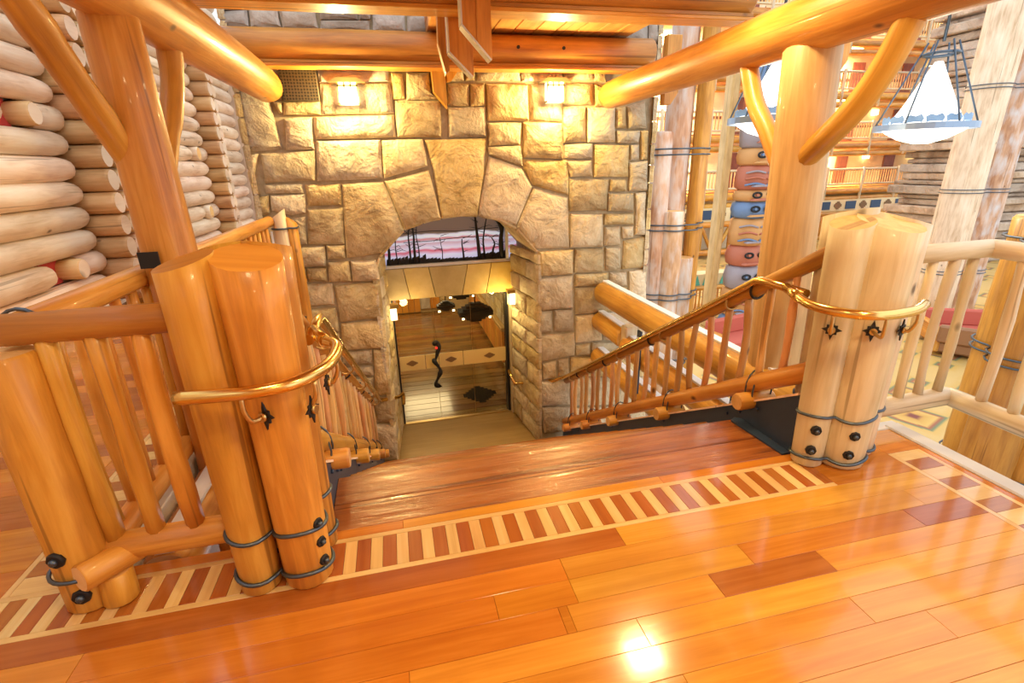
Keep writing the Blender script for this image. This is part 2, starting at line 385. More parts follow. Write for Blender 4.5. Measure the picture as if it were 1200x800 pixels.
plank(-3.6, -1.70, 1.735, 1.985, FLR_O, floor)
# side gallery on the left
border_y(-1.70, -1.45, 1.985, 6.6, floor, .10)
plank(-1.45, -1.36, 1.985, 6.6, FLR_O, floor, along_x=False)
y = 1.985
while y < 6.6:
    row(y, y + .16, -3.6, -1.70, (.8, 1.9), ((FLR_O, FLR_D), (.6, .4)), floor); y += .16
rest = MB()
while y < 14.2: rest.box((-3.6, y + .003, -.02), (-1.36, y + .16, 0)); y += .16
tag(rest.obj('gallery_plank_field', FLR_O, floor), kind='stuff')
# worn head boards of the flight
stairs = thing('staircase', 'worn reddish wooden staircase going down to the stone arch', 'staircase', (.82, 2.5, 0))
for a, b, x1 in ((2.048, 2.255, 2.075), (2.262, 2.50, 2.03)): MB().box((-.44, a, -.04), (x1, b, -.004), cham=.006, axis=0).obj('head_board', WORN, stairs)
MB().box((-.44, 2.47, -.17), (2.04, 2.49, -.04), axis=0).obj('riser', WORN, stairs)
for i in range(1, 13):
    y0 = 2.5 + (i - 1) * .283; z = -.17 * i
    MB().box((-.42, y0 - .01, z - .035), (2.05, y0 + .283, z), cham=.009, axis=0).obj('tread', WORN, stairs)
    MB().box((-.42, y0 + .248, z - .17), (2.05, y0 + .265, z - .036), axis=0).obj('riser', WORN, stairs)
for x0, x1, n_ in ((-.50, -.44, 0), (2.08, 2.12, 1)):
    MB().prism([(2.05, nz(2.05) + .10), (6.02, nz(6.02) + .09), (6.02, nz(6.02) - .32), (2.05, nz(2.05) - .42)], 0, x1 - x0, O=(x0, 0, 0), U=(0, 1, 0), V=(0, 0, 1), Nn=(1, 0, 0)).obj('stringer', STEEL, stairs)
    tr = MB().prism([(2.05, nz(2.05) + .115), (6.02, nz(6.02) + .105), (6.02, nz(6.02) + .09), (2.05, nz(2.05) + .10)], 0, x1 - x0 + .03, O=(x0 - .015, 0, 0), U=(0, 1, 0), V=(0, 0, 1), Nn=(1, 0, 0)).obj('stringer_cap', WALLLOG, stairs)
    for yy in (2.35, 2.5, 2.62, 3.4, 4.4, 5.4):
        xx = x1 if n_ == 0 else x0 - .012
        MB().tube([(xx, yy, nz(yy) + .045), (xx + .012, yy, nz(yy) + .045)], .012, 8).obj('bolt', STEEL, stairs)
MB().prism([(2.03, 2.05), (2.085, 2.05), (2.085, 2.47), (2.045, 2.50), (2.0, 2.47)], -.004, .006, U=(1, 0, 0), V=(0, 1, 0), Nn=(0, 0, -1), O=(0, 0, .004)).obj('edge_plate', STEEL, stairs)
adopt(stairs)
# foot of the stairs and the room beyond
lf = MB().box((-1.5, 5.9, ZF - .2), (3.2, 7.16, ZF)); lower = tag(lf.obj('floor_lower', LFLOOR), 'plain tan stone floor inside the archway', None, kind='structure')
MB().box((-.5, 5.885, ZF - .02), (2.05, 5.93, ZF + .004), axis=0).obj('nosing_strip', INL_L, lower)
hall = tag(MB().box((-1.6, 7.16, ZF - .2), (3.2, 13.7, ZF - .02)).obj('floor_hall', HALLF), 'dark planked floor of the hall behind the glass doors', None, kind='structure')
MB().box((-.4, 7.14, ZF - .02), (1.8, 7.2, ZF + .012), axis=0).obj('threshold', BRASS_D, hall)
y = 7.2
while y < 13.6:
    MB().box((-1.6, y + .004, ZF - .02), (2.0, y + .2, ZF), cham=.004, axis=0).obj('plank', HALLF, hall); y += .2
def stepped(w, h, n):
    """stepped diamond outline"""
    q = []
    for i in range(n): q += [(w * (1 - i / n), h * i / n), (w * (1 - i / n), h * (i + 1) / n)]
    q += [(0, h)]; pts = q[:-1]
    out = [(a, b) for a, b in pts] + [(-a, b) for a, b in pts[::-1]] + [(-a, -b) for a, b in pts] + [(a, -b) for a, b in pts[::-1]]
    res = []
    for p in out:
        if not res or (abs(p[0] - res[-1][0]) + abs(p[1] - res[-1][1])) > 1e-5: res.append(p)
    if abs(res[0][0] - res[-1][0]) + abs(res[0][1] - res[-1][1]) < 1e-5: res.pop()
    return res
def diamond(w, h, n, th, O, U, V, Nn, mat, name, parent=None):
    """union of bars forming a stepped diamond"""
    b = MB()
    for i in range(n):
        hw = w * (1 - i / n) ; a, c = h * i / n, h * (i + 1) / n
        for s_ in (1, -1):
            b.prism([(-hw, s_ * a), (hw, s_ * a), (hw, s_ * c), (-hw, s_ * c)], 0, th, O, U, V, Nn)
    return b.obj(name, mat, parent)
diamond(.29, .34, 5, .004, (1.18, 7.92, ZF + .004), (1, 0, 0), (0, 1, 0), (0, 0, -1), BLACKM, 'diamond_inlay', hall)
hw_ = MB().box((1.9, 7.3, ZF), (2.05, 13.7, .1)); hw_.box((-1.6, 13.6, ZF), (2.05, 13.75, .1)); hw_.box((-1.75, 7.3, ZF), (-1.6, 13.7, .1)); hw_.box((-1.7, 7.3, -.05), (2.05, 13.7, .1))
hallw = tag(hw_.obj('wall_hall', LINTEL), 'tan stone walls and ceiling of the hall behind the doors', None, kind='structure')
y = 9.0
while y < 13.5:
    MB().box((1.84, y + .005, ZF + .1), (1.9, y + .20, ZF + .78), cham=.008).obj('wainscot_board', ORANGE_B, hallw); y += .205
MB().box((1.80, 8.9, ZF + .78), (1.9, 13.6, ZF + .86), cham=.01).obj('wainscot_cap', INL_L, hallw)
x = -1.0
while x < .45:
    MB().box((x + .005, 13.54, ZF + .02), (x + .16, 13.6, -.3), cham=.008).obj('wall_board', ORANGE_B, hallw); x += .165
for i in range(5):
    for j in range(3):
        MB().box((.5 + j * .27 + (i % 2) * .06, 13.53, ZF + .1 + i * .33), (.75 + j * .27 + (i % 2) * .06, 13.6, ZF + .4 + i * .33), cham=.01).obj('wall_stone', (STONE_G, CARPET, STONE)[(i + j) % 3] if 0 else (STONE_G, ORANGE_B, STONE)[(i * 2 + j) % 3], hallw)
for i in range(6):
    for j in range(8):
        y0 = 8.2 + j * .68 + (i % 2) * .3
        MB().prism([(y0, -1.3 + i * .2), (y0 + .66, -1.3 + i * .2), (y0 + .66, -1.12 + i * .2), (y0, -1.12 + i * .2)], 0, .04, O=(1.87, 0, 0), U=(0, 1, 0), Nn=(1, 0, 0), cham=.012).obj('wall_stone', STONE, hallw)
light('hall_light', 'AREA', (.4, 9.3, -.12), 14, (1, .72, .34), 1.2); light('hall_light', 'AREA', (.4, 12.0, -.12), 26, (1, .66, .28), 1.2)  # warm lights added to brighten the hall

# --- stone wall with the arch --------------------------------------
OPEN = [(-.27, ZF - .1), (-.27, .42), (-.19, .60), (.11, .90), (.34, .97), (.56, 1.01), (.79, 1.035), (1.0, 1.02), (1.25, .96), (1.47, .84), (1.73, .54), (1.74, ZF - .1)]
outer = [(-1.42, ZF - 1.6), (-1.42, 1.0), (-1.42, 5.2), (3.2, 5.2), (3.2, ZF - 1.6)]
poly = [(-1.42, ZF - 1.6)] + [(-1.42, 5.2), (3.24, 5.2), (3.24, ZF - 1.6)] + [(1.74, ZF - 1.6)] + OPEN[::-1] + [(-.27, ZF - 1.6)]
core = MB().prism(poly, 6.13, 7.6)
wall = tag(core.obj('wall_back', MORTAR), 'rough tan sandstone wall with a low arch at the foot of the stairs', None, kind='structure')
STONES = [
(-1.50, 2.44, -1.14, 2.40, -1.08, 1.82, -1.52, 1.80),
(-1.10, 2.28, -1.01, 2.27, -1.02, 2.16, -1.06, 2.16),
(-1.19, 2.62, -1.00, 2.62, -1.01, 2.29, -1.12, 2.38),
(-1.00, 2.27, -0.63, 2.28, -0.64, 2.15, -1.02, 2.15),
(-1.02, 2.12, -0.74, 2.13, -0.76, 1.81, -1.05, 1.81),
(-0.61, 2.62, 0.11, 2.63, 0.10, 2.48, -0.62, 2.46),
(-0.61, 2.45, 0.10, 2.46, 0.13, 2.38, 0.12, 2.16, -0.64, 2.15),
(-0.72, 2.13, 0.12, 2.15, 0.12, 1.92, -0.73, 1.91),
(-0.73, 1.90, -0.05, 1.90, -0.07, 1.49, -0.78, 1.48),
(-0.04, 1.89, 0.41, 1.90, 0.44, 1.61, -0.06, 1.49),
(0.43, 1.89, 1.14, 1.90, 1.09, 1.50, 0.99, 1.04, 0.56, 1.02, 0.50, 1.56),
(-0.06, 1.46, 0.45, 1.57, 0.55, 1.02, 0.11, 0.92),
(-0.52, 1.44, -0.07, 1.46, 0.11, 0.91, -0.19, 0.65, -0.58, 0.62),
(1.16, 1.70, 1.55, 1.56, 1.68, 1.34, 1.47, 0.89, 1.00, 1.03),
(1.15, 1.80, 1.54, 1.81, 1.57, 1.58, 1.16, 1.72),
(1.58, 1.66, 2.14, 1.64, 2.15, 1.23, 1.69, 1.36, 1.58, 1.56),
(1.70, 1.33, 2.14, 1.20, 2.17, 0.57, 1.73, 0.59, 1.48, 0.87),
(0.72, 2.46, 0.97, 2.46, 0.95, 2.23, 0.71, 2.24),
(0.98, 2.46, 1.14, 2.47, 1.13, 2.24, 0.97, 2.23),
(0.71, 2.22, 1.14, 2.23, 1.14, 1.91, 0.70, 1.91),
(0.13, 2.56, 0.25, 2.55, 0.25, 2.31, 0.13, 2.30),
(0.29, 2.56, 0.53, 2.57, 0.54, 2.34, 0.62, 2.30, 0.27, 2.29),
(0.14, 2.29, 0.63, 2.29, 0.62, 1.91, 0.13, 1.92),
(0.11, 2.62, 0.52, 2.64, 0.53, 2.58, 0.11, 2.57),
(0.69, 2.61, 0.92, 2.61, 0.91, 2.49, 0.69, 2.48),
(0.94, 2.61, 1.04, 2.61, 1.03, 2.49, 0.93, 2.49),
(1.06, 2.61, 1.55, 2.62, 1.56, 2.49, 1.06, 2.49),
(1.57, 2.61, 2.05, 2.61, 2.06, 2.48, 1.57, 2.49),
(2.07, 2.61, 2.42, 2.60, 2.44, 2.52, 2.07, 2.49),
(2.44, 2.60, 2.59, 2.60, 2.60, 2.49, 2.46, 2.50),
(1.16, 2.46, 1.64, 2.46, 1.65, 2.08, 1.16, 2.08),
(1.16, 2.06, 1.56, 2.06, 1.54, 1.82, 1.16, 1.81),
(1.66, 2.46, 2.06, 2.47, 2.06, 2.07, 1.67, 2.08),
(1.58, 2.06, 2.06, 2.05, 2.07, 1.65, 1.58, 1.68),
(2.08, 2.47, 2.43, 2.47, 2.43, 2.25, 2.08, 2.24),
(2.45, 2.47, 2.61, 2.47, 2.65, 2.24, 2.47, 2.23),
(2.07, 2.23, 2.35, 2.23, 2.36, 1.84, 2.08, 1.83),
(2.37, 2.22, 2.72, 2.22, 2.74, 1.83, 2.38, 1.83),
(2.09, 1.81, 2.45, 1.82, 2.45, 1.65, 2.09, 1.66),
(2.09, 1.63, 2.44, 1.63, 2.46, 1.44, 2.17, 1.44),
(2.47, 1.81, 2.93, 1.80, 2.94, 1.42, 2.48, 1.43),
(2.74, 2.21, 2.86, 2.23, 2.88, 1.99, 2.75, 1.99),
(2.88, 2.23, 3.10, 2.29, 3.15, 1.98, 2.91, 1.98),
(2.75, 1.96, 3.06, 1.96, 3.05, 1.82, 2.76, 1.82),
(3.07, 1.96, 3.17, 1.96, 3.18, 1.62, 3.10, 1.62),
(2.95, 1.80, 3.06, 1.80, 3.07, 1.63, 2.96, 1.62),
(2.94, 1.59, 3.19, 1.61, 3.21, 1.24, 2.96, 1.25),
(2.16, 1.42, 2.68, 1.40, 2.67, 1.02, 2.17, 1.03),
(2.70, 1.40, 2.92, 1.39, 2.93, 1.25, 2.69, 1.25),
(2.68, 1.23, 3.02, 1.22, 3.04, 0.99, 2.68, 1.01),
(3.05, 1.22, 3.19, 1.23, 3.22, 0.68, 3.08, 0.69),
(2.18, 1.00, 2.61, 0.98, 2.63, 0.56, 2.18, 0.58),
(2.64, 0.98, 3.04, 0.97, 3.05, 0.83, 2.64, 0.84),
(2.65, 0.81, 2.87, 0.81, 2.88, 0.57, 2.65, 0.57),
(2.89, 0.80, 3.05, 0.81, 3.06, 0.66, 2.91, 0.65),
(2.93, 0.62, 3.23, 0.66, 3.27, 0.24, 2.92, 0.24),
(2.67, 0.55, 2.88, 0.54, 2.90, 0.24, 2.69, 0.24),
(2.24, 0.56, 2.64, 0.54, 2.65, 0.23, 2.25, 0.24),
(1.76, 0.55, 2.22, 0.55, 2.22, 0.23, 1.77, 0.23),
(1.74, 0.20, 2.22, 0.21, 2.23, -0.23, 1.81, -0.23, 1.73, -0.15),
(2.26, 0.22, 2.72, 0.21, 2.72, 0.05, 2.26, 0.06),
(2.75, 0.21, 2.99, 0.20, 3.01, 0.01, 2.76, 0.03),
(3.02, 0.21, 3.27, 0.22, 3.31, -0.32, 3.05, -0.17),
(2.26, 0.04, 3.01, -0.01, 3.03, -0.35, 2.27, -0.33),
(1.73, -0.25, 1.94, -0.25, 1.95, -0.55, 1.73, -0.56),
(1.97, -0.24, 2.23, -0.26, 2.25, -0.55, 1.97, -0.54),
(2.27, -0.35, 2.64, -0.35, 2.67, -0.74, 2.28, -0.74),
(2.68, -0.34, 3.30, -0.36, 3.33, -0.81, 2.69, -0.74),
(1.74, -0.58, 2.26, -0.59, 2.27, -0.92, 1.77, -0.96),
(2.29, -0.78, 2.49, -0.77, 2.50, -0.94, 2.29, -0.93),
(2.52, -0.76, 3.34, -0.84, 3.35, -1.02, 2.52, -0.94),
(1.80, -1.00, 2.00, -0.98, 2.01, -1.23, 1.81, -1.23),
(2.03, -0.97, 2.18, -0.96, 2.19, -1.24, 2.04, -1.23),
(2.21, -0.95, 3.35, -1.06, 3.37, -1.36, 2.21, -1.23),
(1.77, -1.26, 2.20, -1.29, 2.21, -1.67, 1.78, -1.64),
(1.78, -1.66, 2.21, -1.71, 2.21, -2.10, 1.81, -2.08),
(2.23, -1.25, 3.38, -1.39, 3.41, -1.85, 2.23, -1.69),
(2.23, -1.73, 3.41, -1.88, 3.45, -2.37, 2.24, -2.18),
(-1.54, 1.77, -1.33, 1.78, -1.36, 1.37, -1.51, 1.35),
(-1.31, 1.78, -0.76, 1.80, -0.80, 1.49, -1.32, 1.48),
(-1.33, 1.46, -0.93, 1.46, -0.94, 1.36, -1.33, 1.37),
(-1.29, 1.35, -0.93, 1.35, -0.95, 1.15, -1.10, 1.13, -1.30, 1.19),
(-1.53, 1.33, -1.30, 1.35, -1.32, 1.16, -1.53, 1.13),
(-0.91, 1.45, -0.54, 1.45, -0.56, 1.22, -0.91, 1.22),
(-0.93, 1.19, -0.54, 1.19, -0.58, 0.78, -0.98, 0.80),
(-1.11, 1.10, -0.96, 1.11, -0.99, 0.80, -1.14, 0.80),
(-1.54, 1.11, -1.14, 1.10, -1.16, 0.80, -1.54, 0.82),
(-1.14, 0.77, -0.80, 0.77, -0.82, 0.54, -1.15, 0.55),
(-0.78, 0.78, -0.58, 0.77, -0.59, 0.62, -0.79, 0.62),
(-0.79, 0.59, -0.56, 0.58, -0.56, 0.34, -0.81, 0.35),
(-0.54, 0.58, -0.25, 0.58, -0.23, 0.33, -0.55, 0.34),
(-1.14, 0.53, -1.05, 0.52, -1.05, 0.37, -1.14, 0.38),
(-1.03, 0.53, -0.82, 0.52, -0.83, 0.36, -1.04, 0.37),
(-1.14, 0.34, -0.78, 0.33, -0.79, 0.07, -1.14, 0.08),
(-0.76, 0.30, -0.24, 0.31, -0.24, -0.14, -0.75, -0.15),
(-1.13, 0.04, -0.78, 0.04, -0.78, -0.26, -1.10, -0.25),
(-0.75, -0.17, -0.23, -0.18, -0.24, -0.54, -0.79, -0.51),
(-1.24, -0.25, -0.79, -0.29, -0.80, -0.51, -1.26, -0.47),
(-0.79, -0.54, -0.43, -0.55, -0.44, -0.73, -0.80, -0.71),
(-0.41, -0.55, -0.23, -0.56, -0.25, -1.19, -0.46, -1.19),
(-0.80, -0.75, -0.44, -0.76, -0.44, -0.89, -0.79, -0.84),
(-1.28, -0.49, -0.81, -0.54, -0.81, -0.84, -1.29, -0.80),
(-1.32, -0.84, -0.84, -0.87, -0.45, -0.92, -0.48, -1.17, -1.31, -1.08),
(-0.49, -1.21, -0.22, -1.23, -0.24, -1.59, -0.52, -1.56),
(-0.51, -1.60, -0.24, -1.63, -0.26, -2.18, -0.56, -2.13),
(-1.32, -1.13, -0.52, -1.21, -0.55, -1.61, -1.34, -1.51),
(-1.54, 0.78, -1.16, 0.77, -1.18, 0.39, -1.58, 0.40),
(-1.57, 0.37, -1.17, 0.35, -1.18, -0.04, -1.60, -0.03),
(-1.59, -0.06, -1.20, -0.09, -1.22, -0.45, -1.64, -0.43),
(-1.62, -0.46, -1.28, -0.50, -1.31, -0.90, -1.68, -0.87),
(-1.68, -0.90, -1.33, -0.95, -1.37, -1.48, -1.74, -1.45),
(-1.45, 3.15, -1.07, 3.14, -1.08, 3.11, -1.46, 3.08),
(-1.49, 3.06, -1.19, 3.09, -1.20, 2.95, -1.52, 2.94),
(-1.18, 3.09, -0.91, 3.11, -0.90, 2.95, -1.18, 2.94),
(-1.06, 3.14, -0.58, 3.13, -0.56, 3.11, -1.07, 3.10),
(-0.90, 3.09, -0.56, 3.10, -0.55, 2.95, -0.89, 2.94),
(-0.54, 3.15, -0.14, 3.15, -0.15, 3.04, -0.52, 3.03),
(-0.52, 3.02, -0.04, 3.03, -0.04, 2.94, -0.54, 2.93),
(-0.12, 3.15, -0.01, 3.15, -0.03, 3.05, -0.14, 3.04),
(-0.00, 3.14, 0.33, 3.12, 0.32, 2.94, -0.02, 2.93),
(0.35, 3.10, 0.73, 3.10, 0.72, 2.93, 0.34, 2.94)]

def stone_part(pts, y0, depth, mat, name='stone', parent=wall, O=(0, 0, 0), U=(1, 0, 0), V=(0, 0, 1), Nn=(0, 1, 0), bulge=.03):
    n = len(pts); cx = sum(p[0] for p in pts) / n; cy = sum(p[1] for p in pts) / n
    ring = []
    for i in range(n):
        a, b = pts[i], pts[(i + 1) % n]; ring.append(a)
        if n <= 5: 
            j = R.uniform(-.006, .006); ring.append(((a[0] + b[0]) / 2 + j, (a[1] + b[1]) / 2 + R.uniform(-.006, .006)))
    n = len(ring); base = []; m = MB(); O, U, V, Nn = map(Vector, (O, U, V, Nn)); size = min(max(p[0] for p in ring) - min(p[0] for p in ring), max(p[1] for p in ring) - min(p[1] for p in ring))
    def put(p, y, k):
        dx, dy = p[0] - cx, p[1] - cy; l = sqrt(dx * dx + dy * dy) or 1; q = max(.1, 1 - k / l); m.v.append(O + U * (cx + dx * q) + V * (cy + dy * q) + Nn * y)
    c = min(.02, size * .12); bu = bulge * min(1, size / .2)
    for p in ring: put(p, y0 + depth, 0)
    for p in ring: put(p, y0 + R.uniform(-.004, .004) + c * .6, R.uniform(0, .005))
    for p in ring: put(p, y0 - bu * R.uniform(.2, .7), c * 1.4 + R.uniform(0, .01))
    for p in ring: put(p, y0 - bu * R.uniform(.5, 1.3), sqrt((p[0] - cx) ** 2 + (p[1] - cy) ** 2) * .5)
    m.v.append(O + U * cx + V * cy + Nn * (y0 - bu * R.uniform(.6, 1.3)))
    for r in range(3):
        for i in range(n):
            j = (i + 1) % n; m.face((r * n + i, r * n + j, (r + 1) * n + j, (r + 1) * n + i), ((0, 0),) * 4, 0, r == 2)
    for i in range(n): m.face((3 * n + i, 3 * n + (i + 1) % n, 4 * n), ((0, 0),) * 3, 0, True)
    return m.obj(name, mat, parent)
for t in STONES:
    pts = [(t[i], t[i + 1]) for i in range(0, len(t), 2)]; cz = sum(p[1] for p in pts) / len(pts)
    pts = [(-1.455, p[1]) if p[0] < -1.33 else p for p in pts]
    g = cz > 2.78 or (cz > 2.42 and -.62 < pts[0][0] < -.2)
    stone_part(pts, 6.085 + R.uniform(-.012, .012), .08, STONE_G if g else STONE)
# right end quoins and high courses out of the survey
z = 3.22
while z < 5.1:
    h = R.uniform(.16, .28); x = -1.42
    while x < 3.2:
        w = R.uniform(.22, .5); stone_part([(x + .008, z + .008), (min(x + w, 3.24), z + .008), (min(x + w, 3.24), z + h), (x + .008, z + h)], 6.085, .08, STONE_G); x += w + .008
    z += h
x = .56
while x < 3.2:
    for z0, z1 in ((2.66, 2.9), (2.91, 3.2)):
        w = R.uniform(.25, .4); stone_part([(x, z0), (min(x + w, 3.24), z0), (min(x + w, 3.24), z1), (x, z1)], 6.085, .08, STONE_G)
    x += w + .01
# left flank and right flank quoins
for side, xs, nn in ((-1, -1.43, (1, 0, 0)), (1, 3.25, (-1, 0, 0))):
    z = ZF - .2; k = 0
    while z < 5.1:
        h = R.uniform(.2, .36); y0 = 6.06; 
        for w in ((.5, .95) if k % 2 else (.85, .6)):
            stone_part([(y0, z), (y0 + w - .015, z), (y0 + w - .015, z + h - .015), (y0, z + h - .015)], 0, .06, STONE, O=(xs - side * 0 + side * .02, 0, 0), U=(0, 1, 0), Nn=nn); y0 += w
        z += h; k += 1
# jamb stones inside the arch
for side in (0, 1):
    z = ZF; k = 0
    while z < (.5 if side else .42):
        h = R.uniform(.2, .32); h = min(h, .52 - z); y0 = 6.07
        for w in ((.42, .62) if k % 2 else (.66, .38)):
            xf, xb = (1.735, 1.60) if side else (-.265, -.175)
            f = lambda yy: xf + (xb - xf) * (yy - 6.07) / 1.04
            d = Vector((xb - xf, 1.04, 0)).normalized(); nn = Vector((d.y, -d.x, 0)) * (1 if side else -1)
            stone_part([(0, z + .006), (w - .012, z + .006), (w - .012, z + h - .008), (0, z + h - .008)], 0, .05, STONE, O=(f(y0), y0, 0), U=d, Nn=nn, bulge=.02); y0 += w
        z += h; k += 1
# soffit stones
for i in range(1, len(OPEN) - 2):
    a, b = Vector((OPEN[i][0], 6.1, OPEN[i][1])), Vector((OPEN[i + 1][0], 6.1, OPEN[i + 1][1])); d = (b - a); L_ = d.length; d.normalize(); nn = Vector((-d.z, 0, d.x))
    stone_part([(.004, 0), (L_ - .004, 0), (L_ - .004, 1.0), (.004, 1.0)], 0, .03, STONE, O=a, U=d, V=(0, 1, 0), Nn=nn, bulge=.012)
# flat lintel over the doors, five wedge stones, and panel above
LT = [(-.32, -.32), (.06, .125), (.414, .485), (.967, .867), (1.316, 1.222), (1.72, 1.72)]
for i in range(5):
    (t0, b0), (t1, b1) = LT[i], LT[i + 1]
    MB().prism([(b0 + .004, -.17 if i else -.17), (b1 - .004, -.17), (t1 - .004, .27), (t0 + .004, .27)], 7.04, 7.4, cham=.005).obj('lintel_stone', LINTEL, wall)
for x0, x1 in ((-.34, -.155), (1.57, 1.80)):
    MB().box((x0, 7.06, ZF), (x1, 7.4, .27), cham=.01).obj('door_surround', LINTEL, wall)
# --- transom window ---------------------------------------------------
win = tag(MB().box((-.30, 7.20, .27), (1.78, 7.22, 1.06)).obj('window_1', ARTGLASS), 'arched transom window with iron trees over the glass doors', None, kind='structure')
fr = MB().box((-.30, 7.06, .275), (1.70, 7.2, .315)); fr.box((-.22, 7.06, .3), (-.18, 7.2, 1.05)); fr.box((1.54, 7.06, .3), (1.58, 7.2, 1.05)); fr.obj('window_frame', WHITE, win)
ground = MB()
x = -.16
while x < 1.52:
    h = .045 + .05 * abs(noise.noise(Vector((x * 3.1, .3, 0)))) + (.07 if x < .35 or x > 1.1 else 0) * R.uniform(.4, 1); ground.prism([(x, .315), (x + .06, .315), (x + .055, .315 + h), (x + .01, .315 + h * .8)], 7.12, 7.14); x += .05
ground.obj('iron_ground', IRON, win)
for i, (x, h, r) in enumerate(((-.12, .5, .018), (.0, .42, .008), (.18, .55, .012), (.24, .6, .016), (.3, .5, .008), (.62, .34, .006), (.93, .3, .012), (1.16, .62, .022), (1.24, .6, .012), (1.36, .3, .014), (1.49, .62, .03))):
    t = MB(); p = arc_pts([(x, 7.11, .33), (x + R.uniform(-.02, .02), 7.11, .33 + h * .4), (x + R.uniform(-.03, .03), 7.11, .33 + h * .7), (x + R.uniform(-.05, .05), 7.11, .33 + h)], 3); t.tube(p, [r * (1.4 - .9 * k / len(p)) for k in range(len(p))], 6)
    for k in range(5):
        zz = .40 + h * R.uniform(.1, .85); s_ = R.choice((-1, 1)); ln = R.uniform(.05, .14); t.tube([(x, 7.11, zz), (x + s_ * ln * .6, 7.11, zz + .02), (x + s_ * ln, 7.11, zz + R.uniform(-.03, .06))], [.005, .004, .002], 5)
    t.obj('iron_tree', IRON, win)
b = MB(); b.tube(arc_pts([(1.1, 7.11, 1.0), (1.3, 7.11, .96), (1.47, 7.11, .8), (1.5, 7.11, .5)], 4), .022, 6)
for zz in (.62, .74): b.tube(arc_pts([(.1, 7.11, zz), (.5, 7.11, zz + R.uniform(-.03, .03)), (.9, 7.11, zz + R.uniform(-.03, .03)), (1.45, 7.11, zz + .02)], 4), .005, 5)
b.obj('iron_branch', IRON, win)
# --- glass doors -------------------------------------------------------
dr = MB()
dr.box((-.19, 7.15, ZF), (-.13, 7.3, -.17)); dr.box((1.53, 7.15, ZF), (1.575, 7.3, -.17)); dr.box((-.19, 7.2, -.2), (1.57, 7.3, -.15))
door = tag(dr.obj('door_1', IRON), 'pair of glass doors in a black frame under the stone arch', None, kind='structure')
for i, (x0, x1, yy) in enumerate(((-.12, .44, 7.22), (.43, 1.0, 7.24), (1.0, 1.53, 7.22))):
    MB().box((x0, yy, ZF + .02), (x1, yy + .008, -.2)).obj('glass_pane', GLASS, door)
    MB().box((x1 - .004, yy - .003, ZF + .02), (x1, yy, -.2)).obj('pane_edge', BRASS_D, door)
for x0, x1 in ((-.12, .255), (.27, .46), (.475, .84), (.85, 1.52)):
    f = MB().box((x0, 7.205, -1.33), (x1, 7.215, -1.10)).obj('film_band', simple('tan film', (.76, .55, .22), .6) if x0 < 0 else bpy.data.materials['tan film'], door)
for cx in (.06, .655, 1.26): diamond(.085, .045, 4, .004, (cx, 7.20, -1.215), (1, 0, 0), (0, 0, 1), (0, 1, 0), bpy.data.materials.get('brown decal') or simple('brown decal', (.22, .12, .05), .6), 'diamond_decal', door)
hp = arc_pts([(.40, 7.15, -.93), (.45, 7.13, -.88), (.475, 7.13, -.95), (.42, 7.12, -1.14), (.39, 7.12, -1.18), (.47, 7.12, -1.33), (.45, 7.12, -1.42), (.39, 7.13, -1.55), (.42, 7.14, -1.62), (.46, 7.15, -1.6)], 4)
h = MB().tube(hp, [.03 + .010 * sin(i * .9) for i in range(len(hp))], 8); h.obj('branch_handle', IRON, door)
MB().tube([(.435, 7.09, -.965), (.435, 7.10, -.965)], .02, 10).obj('red_marker', simple('red', (.8, .03, .03), .5, emit=(1, .05, .03), estr=.5), door)
# --- left log wall ------------------------------------------------------
bk = MB().box((-3.95, -3.4, -.4), (-3.75, 14.6, 6.2)); wl = tag(bk.obj('wall_left', WALLLOG), 'wall of stacked round logs toned pale for daylight along the left gallery', None, kind='structure')  # solid backing added behind the logs to stop light leaking through
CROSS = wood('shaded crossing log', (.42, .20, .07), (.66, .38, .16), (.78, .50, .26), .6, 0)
PZ = .266; XL = -3.62
rows = int(6.3 / PZ)
for k in range(rows):
    z = .085 + k * PZ
    for (a, b, nt_) in ((-3.4, 7.12, 1), (7.75, 11.75, 0), (12.4, 14.5, 0)):
        seg = [(a, b)]
        if nt_ and k in (2, 8): seg = [(a, 6.2), (6.62, b)]
        if nt_ == 0 and a < 8 and k in (3, 7): seg = [(a, 11.0), (11.3, b)]
        for (p, q) in seg:
            m = MB(); m.tube([(XL, p, z), (XL, p + .3, z)] + [(XL + R.uniform(-.008, .008), p + (q - p) * t, z + R.uniform(-.008, .008)) for t in (.2, .4, .6, .8)] + [(XL, q - .25, z), (XL, q - .08, z), (XL, q, z)] if q - p > 2 else [(XL, p, z), (XL, (p + q) / 2, z), (XL, q - .03, z), (XL, q, z)],
                [.13] * 2 + [.138 + R.uniform(-.008, .008) for _ in range(4)] + [.136, .115, .07] if q - p > 2 else [.13, .136, .13, .1], 14, .07, k * 3 + a)
            m.obj('wall_log', (WALLLOG, GRAIN_END), wl)
    for yc in (7.26, 7.56, 11.88, 12.2):
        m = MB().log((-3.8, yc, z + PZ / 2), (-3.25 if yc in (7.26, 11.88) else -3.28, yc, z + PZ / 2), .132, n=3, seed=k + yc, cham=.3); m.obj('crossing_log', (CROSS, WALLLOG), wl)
for k in (2, 8):
    z = .085 + k * PZ
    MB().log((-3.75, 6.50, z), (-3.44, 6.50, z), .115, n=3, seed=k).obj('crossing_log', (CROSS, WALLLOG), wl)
    MB().box((-3.70, 6.15, z - .13), (-3.66, 6.46, z + .13)).obj('red_board', REDM, wl)
for k in (3, 7):
    z = .085 + k * PZ; MB().log((-3.75, 11.14, z), (-3.46, 11.14, z), .12, n=3, seed=k).obj('crossing_log', (WALLLOG, GRAIN_END), wl)
